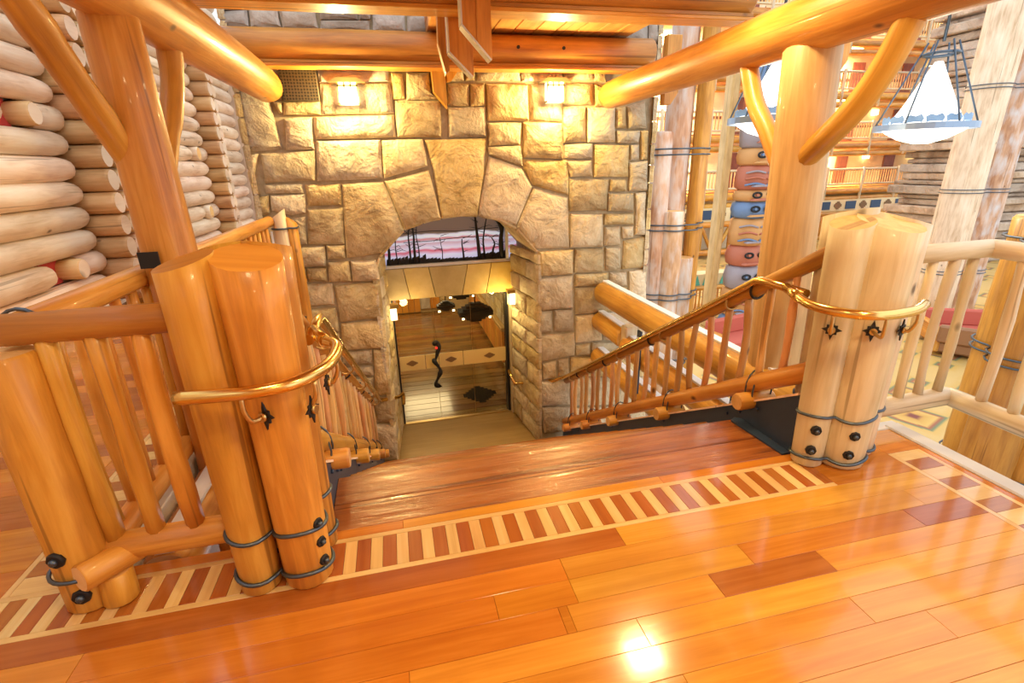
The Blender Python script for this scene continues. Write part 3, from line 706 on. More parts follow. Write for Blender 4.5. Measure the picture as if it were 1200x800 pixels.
# tall window far up behind the left gallery
wf = MB()
for x in (-4.8, -4.1, -3.4, -2.7, -2.0): wf.box((x - .03, 14.6, 3.6), (x + .03, 14.7, 7.5))
for z in (3.6, 5.4, 7.4): wf.box((-4.8, 14.6, z), (-2.0, 14.7, z + .06))
w2 = tag(wf.obj('window_2', WHITE), 'bright tall window behind the top of the left beam', None, kind='structure')
MB().box((-4.8, 14.64, 3.6), (-2.0, 14.66, 7.5)).obj('window_pane', GLASS, w2)
tag(MB().box((-3.8, 14.6, -2.4), (-1.3, 14.9, 3.6)).obj('wall_far_left', WALLLOG), 'wall closing the far end of the left gallery', None, kind='structure')
# --- wall and ceiling run added behind the camera to block the sky ----------------------------------
tag(MB().box((-3.8, -3.6, -.2), (3.4, -3.4, 3.1)).obj('wall_sky_block', WALLLOG), 'log coloured wall added behind the camera to block the sky', None, kind='structure')
cb = MB().box((-1.3, -3.4, 3.08), (2.75, 5.95, 3.2)); ceil_base = None
ceil = tag(MB().box((-1.25, -3.4, 3.02), (2.75, 4.15, 3.10)).obj('ceiling', BOARD), 'wooden ceiling over the stair head', None, kind='structure')
MB().box((.52, 4.15, 3.02), (2.75, 6.05, 3.10)).obj('ceiling_deck', BOARD, ceil)
x = .52
while x < 2.7:
    MB().box((x + .003, 4.15, 2.915), (x + .22, 6.05, 3.02), cham=.006, axis=1).obj('ceiling_board', BOARD, ceil); x += .223
x = -1.2
while x < 2.7:
    MB().box((x + .003, 2.2, 2.985), (x + .22, 4.15, 3.02), cham=.006, axis=1).obj('ceiling_board', BOARD, ceil); x += .223
# wall under the galleries
tag(MB().box((-1.42, 2.0, ZA), (-1.36, 6.1, -.12)).obj('wall_under_left', BOARD), 'boarded wall under the left gallery', None, kind='structure')
tag(MB().box((-1.36, 1.9, ZA), (2.9, 1.96, -.12)).obj('wall_under_landing', BOARD), 'boarded wall under the landing', None, kind='structure')
tag(MB().box((-1.4, 2.0, ZF - .3), (-.6, 6.1, ZF - .2)).obj('floor_under_left', LFLOOR), 'tan floor beside the foot of the stairs', None, kind='structure')
kb = tag(MB().box((2.86, -3.4, -.14), (2.97, 2.16, .012), cham=.008).obj('trim_1', KERB), 'pale grey kerb along the open right edge of the landing', None, kind='structure')
tag(MB().box((2.1, 2.12, -.14), (2.97, 2.2, .006), cham=.006).obj('trim_2', KERB), 'short pale kerb behind the right post cluster', None, kind='structure')
tag(MB().box((-1.36, 1.95, -.1), (-1.29, 6.0, .004), cham=.006).obj('trim_3', WHITE), 'thin white strip along the open edge of the left gallery', None, kind='structure')
# ================================================================== LOG STRUCTURE
def knots_on(root, name, pts, mat=None):
    for p in pts: MB().tube([p[0], p[1]], p[2], 8).obj(name, mat or IRON, root)
# left and right posts with braces
pl_ = thing('log_post', 'thick orange log post with a forked brace, in front of the left log wall', 'post', (-1.15, 2.95, ZF - .2))
MB().log((-1.13, 2.95, ZF - .2), (-1.165, 2.95, 2.30), .165, .118, 20, .05, 1).obj('trunk', (PINE, GRAIN_END), pl_)
MB().tube(arc_pts([(-1.2, 2.98, 1.55), (-1.22, 2.86, 1.74), (-1.22, 2.62, 1.98), (-1.22, 2.42, 2.18), (-1.22, 2.1, 2.42)], 4), [.06, .066, .062, .06, .062] * 3 + [.064, .064], 12, .06, 3).obj('brace', (PINE, GRAIN_END), pl_)
MB().tube(arc_pts([(-1.14, 3.05, 1.55), (-1.15, 3.30, 1.80), (-1.15, 3.52, 2.08), (-1.15, 3.60, 2.32)], 4), [.05] * 5 + [.06] * 5 + [.065] * 3, 12, .08, 4).obj('brace', (PINE_D, GRAIN_END), pl_)
MB().box((-1.24, 2.79, 1.16), (-1.15, 2.80, 1.24)).obj('socket_plate', IRON, pl_)
adopt(pl_)
pr_ = thing('log_post', 'thick yellowish log post with two curved braces, right of the stairs', 'post', (2.68, 3.0, ZA))
MB().log((2.86, 3.0, ZF - 1), (2.65, 3.0, 2.26), .21, .165, 20, .04, 9).obj('trunk', (GOLDP, GRAIN_END), pr_)
MB().tube(arc_pts([(2.64, 3.0, 1.52), (2.62, 2.78, 1.68), (2.60, 2.55, 1.86), (2.6, 2.40, 2.07), (2.6, 2.28, 2.35)], 4), .072, 12, .06, 13).obj('brace', (PINE, GRAIN_END), pr_)
MB().tube(arc_pts([(2.62, 3.08, 1.52), (2.61, 3.26, 1.78), (2.6, 3.42, 1.99), (2.6, 3.56, 2.3)], 4), .062, 12, .06, 14).obj('brace', (PINE, GRAIN_END), pr_)
adopt(pr_)
b = MB().log((-1.2, -1.2, 2.46), (-1.10, 5.98, 2.40), .20, .155, 20, .06, 21, n=14, cham=.5).obj('log_beam', (PINE, PINE)); tag(b, 'big round log beam over the left post, its rounded end near the wall vent', 'beam')
b = MB().log((2.62, -1.2, 2.42), (2.60, 6.02, 2.335), .19, .145, 20, .06, 23, n=14, cham=.5).obj('log_beam', (PINE, PINE)); tag(b, 'long round log beam resting on the right post, under the ceiling edge', 'beam')
# cross beams with flat boards under them
def cross_beam(y, x0, x1, z, label, r=.145, bolts=()):
    t = thing('cross_beam', label, 'beam', ((x0 + x1) / 2, y, z))
    MB().log((x0, y, z + .055 + r * .93), (x1, y, z + .055 + r * .93), r, seg=18, wob=.03, seed=int(y * 9)).obj('log', (PINE_D, GRAIN_END), t)
    MB().box((x0, y - .11, z), (x1, y + .11, z + .028), cham=.005).obj('soffit_board', PINE, t)
    MB().box((x0, y - .09, z + .03), (x1, y + .09, z + .062), cham=.005).obj('soffit_board', PINE_D, t)
    for x in bolts: MB().tube([(x, y - r * .93, z + .05 + r), (x, y - r * .93 - .02, z + .05 + r)], .018, 8).obj('bolt_head', IRON, t)
    adopt(t)
cross_beam(5.90, -1.5, 3.05, 2.56, 'horizontal log beam flat against the top of the stone wall', .15, (.95, 1.45, 1.95))
cross_beam(4.25, -1.5, 3.05, 2.665, 'nearer cross beam just under the ceiling boards, above the hanging boards')
cross_beam(2.45, -1.3, 2.9, 2.60, 'cross beam nearest the landing, over the stair head')
# carved boards hanging in the middle of the beams
t = thing('hanging_bracket', 'cluster of pointed boards hanging from the middle of the cross beams', 'bracket', (.7, 4.2, 2.95))
MB().prism([(.595, 2.98), (.80, 2.98), (.80, 2.31), (.772, 2.335), (.595, 2.525)], 3.93, 4.03, cham=.006, uvswap=False).obj('pointed_board', PINE, t)
MB().prism([(.695, 2.98), (.705, 2.98), (.705, 2.41), (.695, 2.42)], 3.925, 3.93).obj('board_joint', PINE_D, t)
MB().prism([(.55, 2.98), (.735, 2.98), (.735, 2.27), (.715, 2.27), (.55, 2.44)], 4.36, 4.46, cham=.006).obj('pointed_board', PINE, t)
MB().prism([(.50, 2.98), (.56, 2.98), (.56, 2.33), (.53, 2.30), (.48, 2.52)], 4.50, 4.60, cham=.006).obj('pointed_board', PINE_D, t)
MB().prism([(.80, 2.98), (.98, 2.98), (.80, 2.72)], 4.2, 4.28, cham=.004).obj('side_wedge', PALE, t)
for (xa, za, xb, zb, y0) in ((.595, 2.525, .797, 2.31, 3.925), (.55, 2.44, .73, 2.268, 4.355)):
    d = Vector((xb - xa, 0, zb - za)).normalized(); nrm = Vector((d.z, 0, -d.x))
    MB().prism([(0, 0), ((Vector((xb - xa, 0, zb - za))).length, 0), ((Vector((xb - xa, 0, zb - za))).length, .014), (0, .014)], 0, .11, O=(xa, y0, za), U=d, V=-nrm if nrm.z > 0 else nrm, Nn=(0, 1, 0)).obj('sawn_edge', KERB, t)
for x0, z0, z1, y0 in ((.585, 2.525, 2.95, 3.925), (.54, 2.44, 2.95, 4.355)):
    MB().box((x0, y0, z0), (x0 + .012, y0 + .11, z1)).obj('sawn_edge', KERB, t)
adopt(t)
t = thing('wall_strut', 'short square timber strut with a slanted foot on the stone wall under the beam', 'bracket', (.62, 6.05, 2.6))
MB().prism([(.545, 2.60), (.695, 2.60), (.695, 2.20), (.555, 2.36)], 5.97, 6.08, cham=.006).obj('strut', PINE_D, t)
MB().prism([(.70, 2.60), (.86, 2.60), (.76, 2.47), (.71, 2.46)], 5.98, 6.07, cham=.005).obj('corner_wedge', PINE, t); adopt(t)
for x, y, z, lab in ((3.40, 6.0, 2.42, 'small angled timber bracket beside the right corner of the stone wall'), (8.5, 9.0, 3.5, 'angled timber bracket hanging right of the right log post')):
    s_ = .09 if y < 7 else .28
    b = MB().prism([(x - s_, z + .2 + s_ * 4), (x + s_, z + .2 + s_ * 4), (x + s_, z - s_ * .6), (x, z - s_ * 2), (x - s_, z - s_ * 2)], y, y + s_ * 1.2, cham=.006).obj('hanging_timber', PINE)
    tag(b, lab, 'bracket')
# beams beside the flight, below the landing
def side_beam(x, y0, y1, z, r, label, strip=True):
    t = thing('side_beam', label, 'beam', (x, (y0 + y1) / 2, z - r))
    MB().log((x, y0, z), (x, y1, z), r, seg=18, wob=.05, seed=int(x * 7 + z * 13), cham=.35).obj('log', (PINE, GRAIN_END), t)
    if strip: MB().box((x - .03, y0, z + r * .96), (x + .05, y1 - .02, z + r * .96 + .02)).obj('cap_strip', WHITE, t)
    adopt(t)
side_beam(2.62, 2.3, 6.0, -.02, .15, 'upper of the big horizontal logs right of the stairs, butting the stone wall')
side_beam(2.62, 5.28, 6.1, -.44, .13, 'short sawn log under the big log, right of the stairs')
side_beam(2.62, 2.2, 5.2, -.50, .14, 'long lower log behind the right stair spindles')
side_beam(2.62, 2.2, 6.1, -.96, .13, 'lowest log behind the right stair spindles, with a pale cap')
side_beam(-1.16, 2.1, 6.05, -.12, .12, 'horizontal log along the edge of the left gallery, below the floor')
b = MB().box((2.54, 5.12, -.66), (2.70, 5.26, -.24), cham=.015).obj('timber_block', PALE); tag(b, 'upright timber block between the two lower logs right of the stairs', 'block')
for y, lab in ((4.6, 'black steel strap bolted to the logs behind the middle right spindles'), (3.0, 'black steel strap on the logs beside the foot of the right log post')):
    t = thing('steel_strap', lab, 'strap', (2.47, y, -.7)); MB().box((2.455, y, -.85), (2.475, y + .08, -.12)).obj('strap_plate', STEEL, t)
    for zz in (-.2, -.4, -.6): MB().tube([(2.455, y + .04, zz), (2.44, y + .04, zz)], .014, 8).obj('bolt', KERB, t)
    adopt(t)

# ================================================================== POST CLUSTERS
def hull(circs, pad, n=72):
    cx = sum(c[0] for c in circs) / len(circs); cy = sum(c[1] for c in circs) / len(circs); out = []
    for k in range(n):
        a = 2 * pi * k / n; dx, dy = cos(a), sin(a); best = 0
        for (x, y, r) in circs:
            ox, oy = cx - x, cy - y; bq = ox * dx + oy * dy; cq = ox * ox + oy * oy - (r + pad) ** 2; D = bq * bq - cq
            if D > 0: best = max(best, -bq + sqrt(D))
        out.append((cx + dx * best, cy + dy * best))
    return out
def rosette(p, d, root, name='rosette', r=.035):
    """black spiky plate on a post with a domed bolt"""
    p, d = Vector(p), Vector(d).normalized(); u = Vector((0, 0, 1)).cross(d).normalized(); v = Vector((0, 0, 1))
    pts = []
    for k in range(16):
        a = 2 * pi * k / 16; q = r * (1.25 if k % 4 == 0 else (.95 if k % 2 == 0 else .72)) * (1.25 if k in (4, 12) else 1); pts.append((cos(a) * q, sin(a) * q))
    MB().prism(pts, 0, .006, O=p, U=u, V=v, Nn=d).obj(name, IRON, root)
    return p
def cluster(logs, center, label, mats, strap_z, seed):
    t = thing('post_cluster', label, 'post', (center[0], center[1], 0))
    for i, (x, y, r, h) in enumerate(logs):
        g = Vector((center[0] - x, center[1] - y)); g = g.normalized() * .28 if g.length > .02 else g
        MB().log((x, y, 0), (x, y, h), r * .82, r, 20, .025, seed + i, n=9, slant1=(g.x, g.y)).obj('log', (mats[0], mats[1]), t)
    for z in strap_z:
        hp = hull([(x, y, r * .84) for x, y, r, h in logs], .005); hp.append(hp[0]); hp.append(hp[1])
        MB().tube([(x, y, z + .012 * sin(k * .35)) for k, (x, y) in enumerate(hp)], .0085, 8, cap=False).obj('wire_strap', WIRE, t)
    return t
LC = [(-.675, 1.80, .092, 1.335), (-.487, 1.80, .112, 1.335), (-.60, 1.975, .088, 1.35), (-.465, 1.985, .088, 1.35)]
lc = cluster(LC, (-.53, 1.89), 'left bundle of cut log posts at the stair head, wrapped by a brass rail', (PINE, PINE), (.27, .075), 31)
RC = [(2.115, 1.97, .095, 1.305), (2.29, 1.93, .142, 1.305), (2.465, 1.99, .10, 1.30), (2.26, 2.13, .12, 1.33)]
rc = cluster(RC, (2.27, 2.05), 'right bundle of pale cut log posts at the stair head, wrapped by a brass rail', (PALE, GRAIN_END), (.30, .05), 41)
def bolt(root, p, d, r=.022):
    p, d = Vector(p), Vector(d).normalized()
    MB().tube([p - d * .012, p, p + d * .006], [r * 1.25, r * 1.25, r * 1.1], 8).obj('washer', IRON, root)
    MB().tube([p, p + d * .014, p + d * .02], [r * .6, r * .55, r * .3], 8).obj('bolt', WIRE, root)
for (cx, cy, r), zs in (((2.10, 1.97, .084), ((.235, -.45), (.115, -.55))), ((2.29, 1.93, .119), ((.215, -.45), (.10, -.55)))):
    for z, sx in zs:
        d = Vector((sx, -1, 0)).normalized(); bolt(rc, (cx + d.x * r * 1.02, cy + d.y * r * 1.02, z), d)
for (cx, cy, r), zs in (((-.487, 1.80, .095), ((.20, .95), (.11, .9), (.29, .95))),):
    for z, sx in zs:
        d = Vector((1, -1 + sx * .3, 0)).normalized(); bolt(lc, (cx + d.x * r * 1.02, cy + d.y * r * 1.02, z), d, .018)
adopt(lc); adopt(rc)

# ================================================================== BRASS HANDRAILS
def slope_rail(x, y0=2.46, z0=.93): return lambda y: z0 - .6007 * (y - y0)
def hand_rail(label, pts_wrap, x, side, br_wrap, end):
    t = thing('handrail', label, 'handrail', (x, 2.4, 0))
    f = slope_rail(x)
    w = arc_pts(pts_wrap, 5)
    MB().tube(w, .0235, 12, capmi=0).obj('wrap_tube', BRASS, t)
    MB().tube([w[-1], (w[-1] + Vector((x, 2.25, .925))) / 2, (x, 2.26, .925)], .0265, 12, capmi=0).obj('elbow', BRASS, t)
    run = [(x, 2.12, .925), (x, 2.44, .925), (x, 2.50, .915)] + [(x, y, f(y)) for y in (3, 3.6, 4.2, 4.8, 5.4, 5.97)] + end
    MB().tube(run, .0235, 12, capmi=0).obj('stair_tube', BRASS, t)
    for y in (2.75, 3.55, 4.35, 5.15, 5.75):
        z = f(y); MB().tube(arc_pts([(x, y, z - .02), (x + side * .0, y, z - .07), (x + side * .05, y, z - .09), (x + side * .1, y, z - .06)], 4), .0075, 8).obj('rail_bracket', BRASS_D, t)
    for p, q in br_wrap:
        p, q = Vector(p), Vector(q); d = (q - p); d.z = 0; d.normalize()
        br_ = MB().tube(arc_pts([p, p + Vector((0, 0, -.05)), p + Vector((0, 0, -.095)) + d * .02, q + Vector((0, 0, 0)) - d * .015], 4), .0085, 8).obj('rail_bracket', BRASS_D, t)
        rosette(q - d * .006, d, br_); MB().tube([q - d * .02, q - d * .004], .017, 10).obj('bracket_boss', BRASS_D, br_)
    adopt(t); return t
hand_rail('left brass handrail bending round the post bundle and going down the stairs',
          [(-.74, 1.655, .92), (-.60, 1.64, .92), (-.49, 1.64, .92), (-.38, 1.68, .92), (-.30, 1.79, .92), (-.275, 1.92, .92), (-.28, 2.02, .925), (-.33, 2.09, .925)], -.40, -1,
          [((-.545, 1.64, .90), (-.50, 1.70, .80)), ((-.33, 1.72, .90), (-.355, 1.73, .79)), ((-.275, 1.93, .90), (-.325, 1.94, .80))],
          [(-.39, 6.03, -1.215), (-.33, 6.06, -1.23), (-.18, 6.5, -1.42), (-.115, 6.62, -1.43), (-.11, 6.64, -1.50), (-.12, 6.62, -1.60)])
hand_rail('right brass handrail bending round the pale post bundle and going down the stairs',
          [(2.45, 1.80, .92), (2.32, 1.735, .92), (2.16, 1.71, .92), (2.03, 1.74, .92), (1.955, 1.84, .92), (1.945, 1.96, .92), (1.98, 2.08, .925)], 2.07, 1,
          [((2.36, 1.75, .90), (2.345, 1.80, .80)), ((2.13, 1.71, .90), (2.20, 1.825, .80)), ((1.96, 1.83, .90), (2.04, 1.90, .80))],
          [(2.05, 6.03, -1.21), (1.95, 6.06, -1.25), (1.62, 6.7, -1.52), (1.55, 6.72, -1.53), (1.52, 6.8, -1.46), (1.5, 6.9, -1.38)])

# ================================================================== BALUSTRADES
def spindle_mesh(h, r, seed):
    rr = random.Random(seed); a, b_ = rr.uniform(-.012, .012), rr.uniform(-.012, .012)
    m = MB(); m.tube([(a * sin(pi * k / 5), b_ * sin(pi * k / 4), h * k / 5) for k in range(6)], [r * rr.uniform(.85, 1.12) for _ in range(6)], 9, .1, seed); return m
SP = []
def stair_balustrade(x, side, label):
    t = thing('stair_balustrade', label, 'railing', (x, 4.1, nz(4.1)))
    g = lambda y, o: nz(y) + o
    y0, y1 = 2.04 if side > 0 else 2.02, 6.02
    MB().log((x, y0, g(y0, .885)), (x, y1, g(y1, .86)), .046, seg=12, wob=.06, seed=3, n=12).obj('top_rail', (PINE_D, GRAIN_END), t)
    MB().log((x - side * .01, y0, g(y0, .235)), (x - side * .01, y1, g(y1, .22)), .056, seg=12, wob=.06, seed=5, n=12).obj('bottom_rail', (PINE, GRAIN_END), t)
    y = y0 + .22; i = 0
    while y < 5.98:
        z0 = g(y, .26); o = spindle_mesh(.60, .0235, 50 + i % 7).obj('spindle', (SPIND, SPIND), t); o.location = (x, y, z0); y += .178; i += 1
    for y in (2.42, 3.36, 4.30, 5.05, 5.72):
        z = g(y, .115); MB().log((x - side * .15, y, z), (x + side * .10, y, z), .055, seg=12, n=3, seed=int(y * 5), cham=.2).obj('stub_log', (PINE, GRAIN_END), t)
        for dy in (-.03, .035):
            MB().tube([(x + .076 * cos(a) * .9, y + dy, g(y, .18) + .125 * sin(a)) for a in [2 * pi * k / 16 for k in range(17)]], .0055, 6, cap=False).obj('wire_tie', WIRE, t)
    for y in (2.55, 3.75, 4.7, 5.5):
        MB().tube([(x + .062 * cos(a), y + .01 * cos(a), g(y, .88) + .062 * sin(a)) for a in [pi * .35 + 1.45 * pi * k / 14 for k in range(15)]], .008, 6).obj('rail_clip', IRON, t)
    adopt(t)
    for o in C.objects:
        if o.parent == t and o.name.startswith('spindle'): pass
stair_balustrade(2.13, 1, 'rustic spindle balustrade down the right side of the stairs')
stair_balustrade(-.50, -1, 'rustic spindle balustrade down the left side of the stairs')
def level_rail(t, a, b, zt, zb, rt_, rb, sp, rs, ins=.1, mats=(PINE, PINE, SPIND), seed=0, sink=.04):
    a, b = Vector(a), Vector(b); d = (b - a).normalized(); L_ = (b - a).length
    MB().log((a.x, a.y, zt), (b.x, b.y, zt), rt_, seg=14, wob=.04, seed=seed).obj('top_rail', (mats[0], GRAIN_END), t)
    MB().log((a.x, a.y, zb), (b.x, b.y, zb), rb, seg=14, wob=.05, seed=seed + 1).obj('bottom_rail', (mats[1], GRAIN_END), t)
    s_ = ins; i = 0
    while s_ < L_ - ins * .4:
        o = spindle_mesh(zt - zb - rt_ - rb + sink * 2, rs, seed + i % 6).obj('spindle', (mats[2], mats[2]), t)
        p = a + d * s_; o.location = (p.x, p.y, zb + rb - sink); s_ += sp; i += 1
t = thing('landing_balustrade', 'rustic log railing with a stout corner newel, along the left gallery', 'railing', (-1.36, 1.92, 0))
MB().log((-1.315, 1.90, 0), (-1.315, 1.90, 1.05), .097, .092, 18, .03, 71).obj('newel_log', (PINE, GRAIN_END), t)
MB().log((-1.21, 1.86, .0), (-1.21, 1.87, .13), .062, .06, 14, .03, 73).obj('newel_foot', (PINE, GRAIN_END), t)
level_rail(t, (-1.33, 1.93), (-.70, 1.93), 1.12, .20, .055, .058, .145, .034, .13, (PINE_D, PINE, PINE), 80)
level_rail(t, (-1.33, 1.98), (-1.28, 5.80), 1.10, .10, .055, .058, .155, .026, .2, (PINE, PINE, PINE), 90)
hp = [(-1.315 + .108 * cos(a), 1.90 + .108 * sin(a), .17) for a in [2 * pi * k / 24 for k in range(25)]]; MB().tube(hp, .008, 6, cap=False).obj('wire_strap', WIRE, t)
MB().log((-1.27, 1.78, .19), (-1.12, 1.98, .17), .055, n=3, seed=6).obj('cross_stub', (PINE, GRAIN_END), t)
for p, d in (((-1.335, 1.80, .27), (-.2, -1, 0)), ((-1.30, 1.80, .09), (.05, -1, 0)), ((-1.33, 1.80, 1.02), (0, -1, 0))): bolt(t, p, d, .026)
MB().tube([(-1.33 + .064 * cos(a), 2.05, 1.10 + .064 * sin(a)) for a in [2 * pi * k / 16 for k in range(17)]], .007, 6, cap=False).obj('wire_tie', WIRE, t)
adopt(t)
t = thing('log_post', 'slim strapped pair of logs with chisel-cut tops, far end of the left railing', 'post', (-1.2, 5.86, ZF))
MB().log((-1.19, 5.84, ZF), (-1.19, 5.84, 1.17), .075, seg=14, wob=.04, seed=61, slant1=(.7, 0)).obj('trunk', (PALE, PALE), t)
MB().log((-1.08, 5.88, ZF), (-1.08, 5.88, 1.10), .06, seg=12, wob=.04, seed=62, slant1=(-.7, 0)).obj('trunk', (PINE, PINE), t)
for z in (1.02, -.20):
    hp = hull([(-1.19, 5.84, .075), (-1.08, 5.88, .06)], .006, 40); hp.append(hp[0]); MB().tube([(x, y, z) for x, y in hp], .010, 6, cap=False).obj('wire_strap', WIRE, t)
MB().tube([(-1.27, 5.78, 1.0), (-1.27, 5.78, -.2)], .012, 6).obj('steel_rod', WHITE, t)
adopt(t)
t = thing('landing_balustrade', 'pale log railing turning the corner at the right edge of the landing', 'railing', (3.25, 2.1, 0))
level_rail(t, (2.42, 2.10), (3.27, 2.13), 1.09, .17, .052, .058, .155, .027, .13, (PALE, PALE, PALE), 110)
level_rail(t, (3.27, 2.13), (3.27, -.6), 1.09, .17, .052, .058, .165, .027, .18, (PALE, PALE, PALE), 120)
adopt(t)

# ================================================================== SCONCES, VENT
def lantern(name, label, x, y, z, w, h, d, e, nrm=(0, -1, 0), group=None, mat=GLOW):
    t = thing(name, label, 'lamp', (x, y, z), group)
    Mx = Matrix.Rotation(atan2(nrm[0], -nrm[1]), 4, 'Z'); Mx.translation = (0, 0, 0)
    def B(lo, hi, nm, m): o = MB().box(lo, hi, M=Mx).obj(nm, m, t); return o
    B((-w / 2, -d, -h / 2), (w / 2, 0, h / 2), 'glass_box', mat)
    k = .006 * (w / .13)
    f = MB()
    for sx in (-w / 2, -w / 6, w / 6, w / 2): f.box((sx - k, -d - k, -h / 2), (sx + k, -d + k, h / 2), M=Mx)
    for zz in (-h / 2, h * .28, h / 2): f.box((-w / 2 - k, -d - k, zz - k), (w / 2 + k, -d + k, zz + k), M=Mx)
    for sx in (-w / 2, w / 2): f.box((sx - k, -d, -h / 2), (sx + k, 0, -h / 2 + 2 * k), M=Mx)
    f.obj('frame', BRASS_D, t)
    m = MB(); m.prism([(-w * .95, h * .42), (w * .95, h * .42), (w * .55, h * .62), (-w * .55, h * .62)], -d * 1.3, .0, U=Mx @ Vector((1, 0, 0)), Nn=Mx @ Vector((0, 1, 0))); m.obj('shade_roof', BRASS_D, t)
    n = Vector(nrm); light('lamp_light', 'POINT', (x + n.x * (d + .1), y + n.y * (d + .1), z - h * .25), e, (1, .76, .30), .06)
    return t
lantern('wall_sconce', 'lit lantern sconce on the stone wall, left one beside the vent', -.33, 6.06, 2.35, .19, .22, .11, 62)
lantern('wall_sconce', 'lit lantern sconce on the stone wall, right of the arch top', 1.93, 6.06, 2.37, .19, .22, .11, 62)
lantern('wall_sconce', 'lit lantern inside the arch on its right jamb', 1.60, 6.85, -.22, .10, .20, .09, 9, (-1, 0, 0))
lantern('wall_sconce', 'lit lantern inside the arch at its left jamb', -.17, 6.85, -.30, .10, .20, .09, 6, (1, 0, 0))
v = MB().box((-.985, 6.03, 2.275), (-.625, 6.06, 2.62), cham=.006).obj('wall_vent', GRILLE); tag(v, 'square pierced metal vent grille high on the stone wall', 'vent')
# stepped diamond lamps hanging in the hall
for i, (x, y, z, w) in enumerate(((1.26, 8.5, -.86, .30), (.76, 8.7, -.76, .16), (1.07, 8.9, -.56, .26))):
    t = thing('hanging_lamp', ('large black stepped lamp hanging in the hall behind the doors', 'small black stepped lamp at the left of the larger hall lamp', 'black stepped lamp topmost in the hall, half hidden by the lintel')[i], 'lamp', (x, y, z))
    for k in range(4):
        q = w * (1 - k / 4.6); hh = .17 * (k + 1) / 4 * (w / .3)
        MB().box((-q, -q * .5, -hh), (q, q * .5, hh)).obj('iron_step', IRON, t)
    MB().tube([(0, 0, .1), (0, 0, -.1 - z)], .01, 6).obj('rod', IRON, t)
    for k in (-1, 1): MB().box((k * w * .8 - .02, -w * .52, -.09), (k * w * .8 + .02, -w * .5, -.06)).obj('bulb', GLOW_F, t)
# ================================================================== ATRIUM
tag(MB().box((2.9, -6, ZA - .2), (60, 40, ZA)).obj('floor_lobby', CARPET), 'patterned lobby floor far below the right railing', None, kind='structure')
def bundle(name, label, base, logs, top, straps, mats):
    t = thing(name, label, 'column', base)
    x, y, z = base
    for i, (dx, dy, r, h, m) in enumerate(logs):
        MB().log((x + dx, y + dy, z), (x + dx * 1.02, y + dy, z + (h or top - z)), r, r * .93, 14, .05, i * 3 + int(x), n=10).obj('log', (mats[m], GRAIN_END), t)
    hp = hull([(x + a[0], y + a[1], a[2]) for a in logs], .02, 40); hp.append(hp[0])
    for zz in straps:
        for k in (0, .1): MB().tube([(a, b_, zz + k) for a, b_ in hp], .014, 6, cap=False).obj('strap', WIRE, t)
    adopt(t)
bundle('log_column', 'strapped bundle of tall logs toned with cool daylight right of the stone wall', (5.36, 9.0, ZA), [(-.42, -.1, .2, 5.9, 0), (-.16, -.22, .23, 4.5, 0), (.13, -.22, .21, 3.6, 0), (.40, -.05, .16, 0, 2), (.05, .2, .26, 0, 0), (-.40, .28, .18, 4.2, 2)], 7, (-2.4, -1.0, .35, 1.7, 3.0), (COOLLOG, PINE, PINE_D))
bundle('log_column', 'strapped log bundle standing on the lobby floor in front of the ledge-stone tower', (18.6, 13.0, ZA), [(-.62, 0, .55, 0, 1), (.35, -.1, .5, 0, 0), (.95, .35, .4, 0, 0)], 14, (-2.2, .4, 3.4, 6.4), (COOLLOG, WALLLOG))
bundle('log_column', 'massive orange strapped log bundle seen through the right railing', (7.85, 4.4, ZA), [(-.38, -.2, .3, 0, 1), (.1, -.4, .32, 0, 1), (.5, -.05, .3, 0, 1), (0, .2, .34, 0, 1)], .85, (-2.6, -.9, .5), (COOLLOG, PINE_D))
# ledge-stone tower
t = thing('fireplace_tower', 'tall tower of thin layered ledge stones behind the right log bundle', 'tower', (29.5, 21.5, ZA))
z = ZA; 
while z < 16:
    h = R.uniform(.22, .5); a, b_, c_, d_ = (R.uniform(-.3, .3) for _ in range(4))
    if z < 8:
        MB().box((27.2 + a - max(0, (1.5 - z)) * .12, 19.8 + b_, z), (33.2, 23 + d_, z + h - .04), cham=.05).obj('ledge_stone', STRATA, t)
    z += h
MB().box((27.6, 20.2, ZA), (33, 22.8, 16)).obj('core', STRATA, t); adopt(t)
